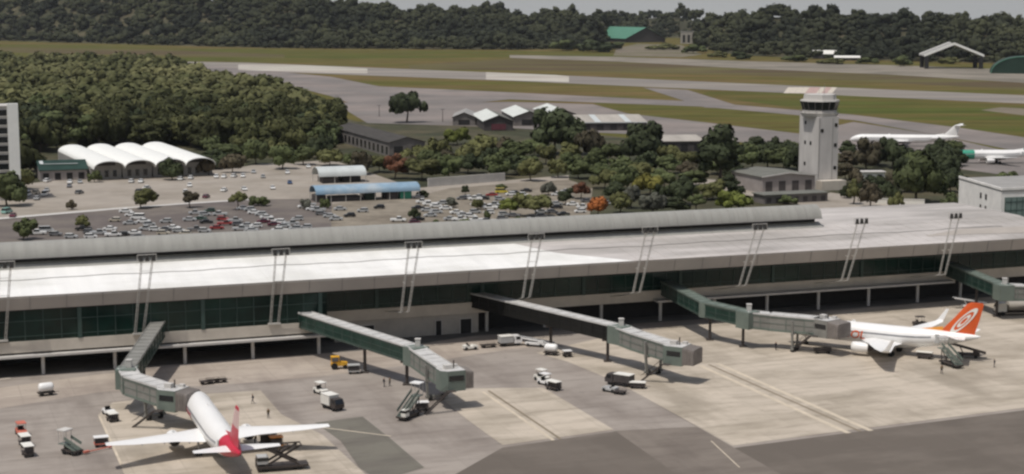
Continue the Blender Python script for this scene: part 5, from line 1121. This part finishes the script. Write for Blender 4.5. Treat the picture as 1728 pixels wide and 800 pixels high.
def box_truck(name, label, cat, x, y, head, cab_m, box_m, ln=5.4, bh=2.3, group=None):
    r = V0(name, label, cat, x, y, head, group); mb = MB(); mb.box((0, 0, .62), (ln, 1.7, .25)); mb.build('chassis', M['steel_dark'], r)
    x1 = ln / 2; mb = MB(); mb.loft([[(x1 - 1.6, s * .92, .55), (x1 + .05, s * .92, .55), (x1 + .08, s * .92, 1.25), (x1 - .35, s * .84, 2.05), (x1 - 1.55, s * .84, 2.1)] for s in (-1, 1)]); cb = mb.build('cab', M[cab_m], r)
    mb = MB(); mb.loft([[(x1 + .075, s * .8, 1.3), (x1 + .095, s * .8, 1.3), (x1 - .3, s * .74, 2.0), (x1 - .33, s * .74, 2.0)] for s in (-1, 1)])
    mb.build('windscreen', M['win_dark'], cb)
    for s in (-1, 1): mb = MB(); mb.box((x1 - .75, s * .89, 1.6), (.9, .08, .55)); mb.build('window', M['win_dark'], cb)
    mb = MB(); mb.box((-.85, 0, .76 + bh / 2), (ln - 1.9, 1.95, bh)); bx = mb.build('cargo_box', M[box_m], r)
    mb = MB(); mb.box((-.85, 0, .78 + bh), (ln - 1.8, 2.05, .1)); mb.build('roof', M['cream'], bx)
    wheels(r, (-ln * .3, ln * .32), .78, .4, .26); return r
def stair_truck(label, x, y, head, m='cream', canopy_m='white', hh=3.6, name='passenger_stairs', ln=5.5, cabin=True):
    r = V0(name, label, 'stairs', x, y, head); mb = MB(); mb.box((0, 0, .6), (ln, 1.7, .3)); mb.build('chassis', M['steel_dark'], r)
    a, b = Vector((-ln / 2 + .2, 0, .7)), Vector((ln / 2 - .6, 0, hh)); mb = MB()
    for s in (-.7, .7): mb.beam(a + Vector((0, s, 0)), b + Vector((0, s, 0)), .08, .3); mb.beam(a + Vector((0, s, 1.0)), b + Vector((0, s, 1.0)), .05, .5)
    for i in range(16): q_ = a.lerp(b, (i + .5) / 16); mb.box(q_, (.3, 1.4, .05))
    mb.box((ln / 2 - .1, 0, hh), (1.3, 1.7, .12)); mb.build('stair_flight', M['bridge_green'], r)
    mb = MB(); mb.beam((.6, .5, .7), (ln / 2 - .4, .5, hh), .15, .15); mb.beam((.6, -.5, .7), (ln / 2 - .4, -.5, hh), .15, .15); mb.beam((ln / 2 - .5, .6, .7), (ln / 2 - .5, .6, hh), .14, .14); mb.beam((ln / 2 - .5, -.6, .7), (ln / 2 - .5, -.6, hh), .14, .14); mb.build('support', M['steel_dark'], r)
    mb = MB()
    for s in (-.8, .8): mb.tube((ln / 2 - .6, s, hh), (ln / 2 - .6, s, hh + 2.1), .05, n=6); mb.tube((ln / 2 + .5, s, hh), (ln / 2 + .5, s, hh + 2.1), .05, n=6)
    mb.build('post', M['mast'], r); mb = MB(); mb.box((ln / 2 - .1, 0, hh + 2.15), (1.7, 1.9, .16)); mb.build('canopy', M[canopy_m], r)
    if cabin: mb = MB(); mb.box((-ln / 2 + .7, -.55, 1.35), (1.2, .85, 1.2)); cb = mb.build('cabin', M[m], r); mb = MB(); mb.box((-ln / 2 + .72, -.55, 1.6), (1.26, .91, .45)); mb.build('window', M['win_dark'], cb)
    wheels(r, (-ln * .3, ln * .3), .8, .36); return r
def belt_loader(label, x, y, head, m='cream', lo=.9, hi=2.6, ln=7.0):
    r = V0('belt_loader', label, 'belt loader', x, y, head); mb = MB(); mb.box((-.3, 0, .65), (4.2, 1.7, .4)); mb.box((-1.6, .55, 1.05), (1.1, .6, .6)); mb.build('chassis', M[m], r)
    mb = MB(); mb.beam((-ln / 2, -.2, lo), (ln / 2, -.2, hi), .95, .22); mb.build('belt', M['rubber'], r)
    mb = MB()
    for s in (-.72, .32): mb.beam((-ln / 2, s, lo + .1), (ln / 2, s, hi + .1), .08, .3)
    mb.beam((.8, -.2, .8), (1.4, -.2, (lo + hi) / 2 + .25), .2, .2); mb.build('belt_frame', M[m], r)
    wheels(r, (-1.6, 1.1), .75, .34); return r
def scissor_loader(label, x, y, head):
    r = V0('scissor_loader', label, 'loader', x, y, head); mb = MB(); mb.box((0, 0, .7), (7.6, 2.3, .35)); mb.box((-3.2, .6, 1.3), (1.2, 1.0, .9)); mb.build('chassis', M['steel_dark'], r)
    for s in (-.95, .95):
        mb = MB(); mb.beam((-2.6, s, .9), (2.4, s, 3.6), .18, .32); mb.beam((2.4, s, .9), (-2.6, s, 3.6), .18, .32); mb.build('scissor_arm', M['steel_dark'], r)
    mb = MB(); 
    for s in (-1.0, 1.0): mb.beam((-2.7, s, 3.7), (2.9, s, 3.7), .2, .2)
    for q_ in (-2.6, -.9, .9, 2.8): mb.beam((q_, -1.0, 3.7), (q_, 1.0, 3.7), .15, .15)
    mb.build('platform', M['steel_dark'], r)
    mb = MB(); mb.box((-2.9, 0, 1.75), (1.6, 1.9, 1.1)); cb = mb.build('cab', M['grey_belly'], r); mb = MB(); mb.box((-2.9, 0, 1.95), (1.66, 1.96, .5)); mb.build('window', M['win_dark'], cb)
    wheels(r, (-2.6, 2.4), .95, .45, .3); return r
AX = 21  # heading of the terminal axis
tug('faded red baggage tug pulling two pale roofed carts', 36, 734, -62, 'pinkred'); cart('front one of the two pale carts behind the faded red tug', 42, 752, 118, 'cream', 1.1, 2.6); cart('rear one of the two pale carts behind the faded red tug', 47, 769, 118, 'cream', 1.1, 2.6)
stair_truck('small brown tower of steps with a pale top left of the crimson tailed airliner', 122, 766, 150, 'pinkred', 'plaster', 1.5, ln=3.0, cabin=False)
cart('white roofed cart with a faded red tow bar at the wing tip', 171, 753, 20, 'white', .9, 2.2, 'pinkred')
tb_ = tag(None or (lambda mb: (mb.tube((0, 0, .3), (4.2, 0, .3), .09, n=8), mb.box((0, 0, .35), (.9, .5, .3)), mb.box((4.2, 0, .3), (.5, .4, .25)), mb.build('tow_bar', M['pinkred'], None, loc=P(146, 766, .095)))[-1])(MB()), 'faded red tow bar lying left of the wing tip', 'tow bar'); tb_.rotation_euler = (0, 0, R(48))
# round water tank trailer
def tank_cart(label, x, y, head, m='white', ln=2.6, rr=.8):
    r = V0('tank_cart', label, 'tank cart', x, y, head); mb = MB(); mb.box((0, 0, .55), (ln + .3, 1.4, .2)); mb.tube((ln / 2, 0, .5), (ln / 2 + 1, 0, .45), .05, n=6); mb.build('chassis', M['steel_dark'], r)
    mb = MB(); mb.loft([[(x_, rr * q_ * math.cos(t), .68 + rr + rr * q_ * math.sin(t)) for t in [2 * math.pi * i / 16 for i in range(16)]] for x_, q_ in ((-ln / 2, .5), (-ln / 2 + .15, .85), (-ln / 2 + .4, 1), (ln / 2 - .4, 1), (ln / 2 - .15, .85), (ln / 2, .5))]); mb.build('tank', M[m], r, smooth=True)
    wheels(r, (-ln * .3, ln * .3), .62, .28, .18); return r
tank_cart('white round tank cart alone on the pale service road', 78, 667, 30)
tug('small white tug at the foot of the short jet bridge', 184, 700, -55, 'white', False); cart('short white topped cart behind the small white tug', 190, 711, 125, 'cream', .8, 2.0)
for i, (x, y) in enumerate(((348, 648), (360, 646), (372, 645))): cart('open empty cart of the dark row behind the crimson tailed airliner, ' + ('left end', 'middle', 'right end')[i], x, y, AX + 4, 'cream', 0, 2.2, 'steel_dark', 'empty carts in a row on the service road')
tug('white roofed baggage tug at the head of the white box truck', 541, 664, -50, 'cream', True); box_truck('service_truck', 'white box truck coupled to a white roofed tug near the wing tip', 'truck', 561, 690, -52, 'steel_dark', 'cream', 4.6, 1.7)
r = V0('tractor', 'yellow tractor with black wheels by the second jet bridge', 'tractor', 572, 622, 12); mb = MB(); mb.loft([[(-1.5, s * .6, .6), (1.6, s * .5, .6), (1.6, s * .5, 1.25), (.3, s * .5, 1.4), (-1.5, s * .6, 1.1)] for s in (-1, 1)]); mb.build('body', M['yellow'], r)
mb = MB(); mb.box((-.7, 0, 2.35), (1.6, 1.4, .14)); [mb.tube((px2, s, 1.1), (px2, s, 2.3), .05, n=6) for px2 in (-1.4, 0) for s in (-.6, .6)]; mb.build('canopy', M['yellow'], r); wheels(r, (-.9,), .78, .62, .34); wheels(r, (1.15,), .62, .4, .26)
cart('grey box cart behind the yellow tractor', 597, 630, 10, 'grey_belly', 1.0, 2.2, 'grey_belly')
stair_truck('passenger stairs with a white canopy below the second jet bridge', 690, 705, 62, 'cream', 'white', 3.3); cart('small white topped cart right of the canopied passenger stairs', 712, 692, 10, 'white', .8, 2.2)
tug('pale tug leading at mid apron between the two concrete stands', 914, 642, -48, 'cream'); tug('second pale tug close behind the leading one at mid apron', 920, 649, -48, 'white', True); cart('pale roofed cart behind the two tugs at mid apron', 934, 658, 132, 'cream', 1.0, 2.8)
box_truck('service_truck', 'white roofed service truck beside the big concrete stand', 'truck', 1046, 650, 145, 'wall_dark', 'wall_dark', 5.2, 1.4); cart('low pale flatbed cart right of the white roofed service truck', 1076, 655, -10, 'cream', .5, 2.8); tug('grey open tug before the white roofed service truck', 1030, 661, 140, 'grey_belly', False); cart('dark open cart below the white roofed service truck', 1046, 665, -30, 'cream', 0, 2.0)
tug('dark tug with a pale hood heading the row under the third jet bridge', 793, 590, AX, 'cream', False); cart('dark flat cart in the row under the third jet bridge', 824, 586, AX, 'cream', 0, 3.2); box_truck('service_truck', 'white topped truck in the row under the third jet bridge', 'truck', 860, 583, AX, 'white', 'grey_belly', 4.6, 1.3)
belt_loader('white belt loader reaching toward the third jet bridge', 902, 584, 160, 'white', .8, 1.6, 8.0); tank_cart('white tank cart between two columns of the third jet bridge', 930, 599, -20); cart('small white cart at the foot of a column of the third jet bridge', 957, 602, 15, 'white', .6, 1.6)
stair_truck('grey passenger stairs at the rear door of the orange tailed airliner', 1605, 618, 112, 'grey_belly', 'grey_belly', 3.0, cabin=False)
belt_loader('dark belt loader under the rear of the orange tailed airliner', 1632, 603, 165, 'steel_dark'); cart('dark cart under the rear fuselage of the orange tailed airliner', 1560, 605, -25, 'cream', .7, 3.0); tug('tug waiting beyond the fuselage of the orange tailed airliner', 1552, 550, 10, 'steel_dark', True)
belt_loader('white belt loader beyond the orange fin', 1637, 520, 190, 'white', 1.0, 2.4, 8.0)
r = V0('fuel_truck', 'fuel truck with a white cab and long beige tank at the right edge', 'fuel truck', 1712, 531, 185); mb = MB(); mb.box((-1, 0, .7), (11, 2.2, .3)); mb.build('chassis', M['steel_dark'], r)
mb = MB(); mb.loft([[(x_, 1.15 * q_ * math.cos(t), 2.0 + 1.05 * q_ * math.sin(t)) for t in [2 * math.pi * i / 16 for i in range(16)]] for x_, q_ in ((-6.5, .7), (-6.3, 1), (1.6, 1), (1.8, .7))]); mb.build('tank', M['roof_beige'], r, smooth=True)
mb = MB(); mb.loft([[(2.2, s * 1.1, .6), (4.4, s * 1.1, .6), (4.4, s * 1.1, 1.6), (4.0, s, 2.7), (2.2, s, 2.8)] for s in (-1, 1)]); cb = mb.build('cab', M['cream'], r); mb = MB(); mb.box((4.22, 0, 2.1), (.3, 1.9, .7), ry=-.35); mb.build('window', M['win_dark'], cb); wheels(r, (-5, -3.8, 3.2), 1.0, .48, .3)
scissor_loader('dark scissor lift loader crossed in an X right of the crimson tail', 476, 792, 16)
cart('tan loaded cart behind the right wing of the crimson tailed airliner', 452, 752, 20, 'roof_beige', 1.3, 2.6); cart('orange sided cart next to the tan loaded cart', 466, 756, 20, 'amber', 1.2, 2.0, 'amber')
cart('dark low cart under the cab of the kinked jet bridge', 1388, 596, 5, 'steel_dark', .4, 3.4)
# ================================================================ PEOPLE
def person(label, x, y, head, walk=0.0, vest=False, bend=0.0):
    h = 1.74; me = bpy.data.meshes.new('person')
    js = {'pelvis': (0, 0, .93), 'chest': (.03 + bend * .2, 0, 1.3), 'neck': (.05 + bend * .35, 0, 1.49), 'head': (.08 + bend * .4, 0, 1.6), 'crown': (.07 + bend * .4, 0, 1.73),
          'hipL': (0, .1, .88), 'hipR': (0, -.1, .88), 'kneeL': (.06 + walk * .2, .11, .5), 'kneeR': (.06 - walk * .1, -.11, .5), 'ankL': (walk * .28, .11, .09), 'ankR': (-walk * .3, -.11, .09), 'toeL': (walk * .28 + .17, .13, .04), 'toeR': (-walk * .3 + .17, -.13, .04),
          'shL': (.03 + bend * .3, .19, 1.43), 'shR': (.03 + bend * .3, -.19, 1.43), 'elL': (-.04 - walk * .15 + bend * .4, .25, 1.13), 'elR': (-.04 + walk * .15 + bend * .4, -.25, 1.13), 'haL': (.1 - walk * .1 + bend * .5, .24, .9), 'haR': (.12 + walk * .16 + bend * .5, -.24, .92)}
    rad = {'pelvis': .15, 'chest': .165, 'neck': .06, 'head': .1, 'crown': .075, 'hipL': .1, 'hipR': .1, 'kneeL': .065, 'kneeR': .065, 'ankL': .05, 'ankR': .05, 'toeL': .04, 'toeR': .04, 'shL': .07, 'shR': .07, 'elL': .05, 'elR': .05, 'haL': .04, 'haR': .04}
    E_ = [('pelvis', 'chest'), ('chest', 'neck'), ('neck', 'head'), ('head', 'crown'), ('pelvis', 'hipL'), ('pelvis', 'hipR'), ('hipL', 'kneeL'), ('hipR', 'kneeR'), ('kneeL', 'ankL'), ('kneeR', 'ankR'), ('ankL', 'toeL'), ('ankR', 'toeR'), ('chest', 'shL'), ('chest', 'shR'), ('shL', 'elL'), ('shR', 'elR'), ('elL', 'haL'), ('elR', 'haR')]
    ks = list(js); me.from_pydata([js[k] for k in ks], [(ks.index(a), ks.index(b)) for a, b in E_], []); o_ = bpy.data.objects.new('person', me); COL.objects.link(o_)
    md = o_.modifiers.new('skin', 'SKIN'); sv_ = me.skin_vertices[0].data
    for i, k in enumerate(ks): sv_[i].radius = (rad[k], rad[k]); sv_[i].use_root = (k == 'pelvis')
    o_.modifiers.new('sub', 'SUBSURF').levels = 1; bpy.context.view_layer.update()
    m2 = bpy.data.meshes.new_from_object(o_.evaluated_get(bpy.context.evaluated_depsgraph_get())); o_.modifiers.clear(); o_.data = m2
    m2.materials.clear()
    for k in ('cloth_dark', 'cloth_vest', 'skin', 'rubber'): m2.materials.append(M[k])
    for f in m2.polygons: z = f.center.z; f.material_index = 2 if (1.47 < z < 1.68) or (z < .97 and abs(f.center.y) > .2) else (3 if z >= 1.68 or z < .1 else (1 if z > .98 and vest else 0)); f.use_smooth = True
    o_.location = P(x, y, .095); o_.rotation_euler = (0, 0, R(head)); return tag(o_, label, 'person', 'ground crew on the apron')
for a in [('person in dark workwear walking beyond the crimson fin', 427, 681, 200, .8), ('person in a dull vest standing above the right wing', 453, 706, 120, .2, True), ('left one of two people in dark clothes near the second jet bridge', 648, 653, 30, .4), ('right one of two people in dark clothes near the second jet bridge', 658, 652, 160, .3, True),
          ('person in dark clothes under the kinked jet bridge, near its moving tunnel', 1338, 588, 300, .5), ('shorter looking person in dark clothes left under the kinked jet bridge', 1309, 591, 40, .2), ('person standing alone behind the tail of the orange finned airliner', 1678, 620, 180, .2), ('person in front of the left wing shadow of the orange finned airliner', 1589, 631, 90, .6, True),
          ('person in a dull vest bending beside the crimson tail', 430, 752, 40, .3, True, .6), ('person in a dull vest right of the orange sided cart', 472, 768, 160, .3, True)]:
    person(*a)
print('objects', len(bpy.data.objects))

# ================================================================ AIR
hz = MB(); hz.box((0, 3100, 84), (5400, 6800, 170)); hm = bpy.data.materials.new('haze'); hm.use_nodes = True; n_ = hm.node_tree; n_.nodes.clear()
ou = n_.nodes.new('ShaderNodeOutputMaterial'); pv = n_.nodes.new('ShaderNodeVolumePrincipled'); pv.inputs['Density'].default_value = 0.00002; pv.inputs['Color'].default_value = (.86, .9, .95, 1); pv.inputs['Anisotropy'].default_value = 0.2
n_.links.new(pv.outputs[0], ou.inputs['Volume']); ho = hz.build('haze', hm); ho['kind'] = 'stuff'; tag(ho, 'thin pale haze lying over the airfield', 'haze')
C.cycles.volume_bounces = 0; C.cycles.volume_step_rate = 8
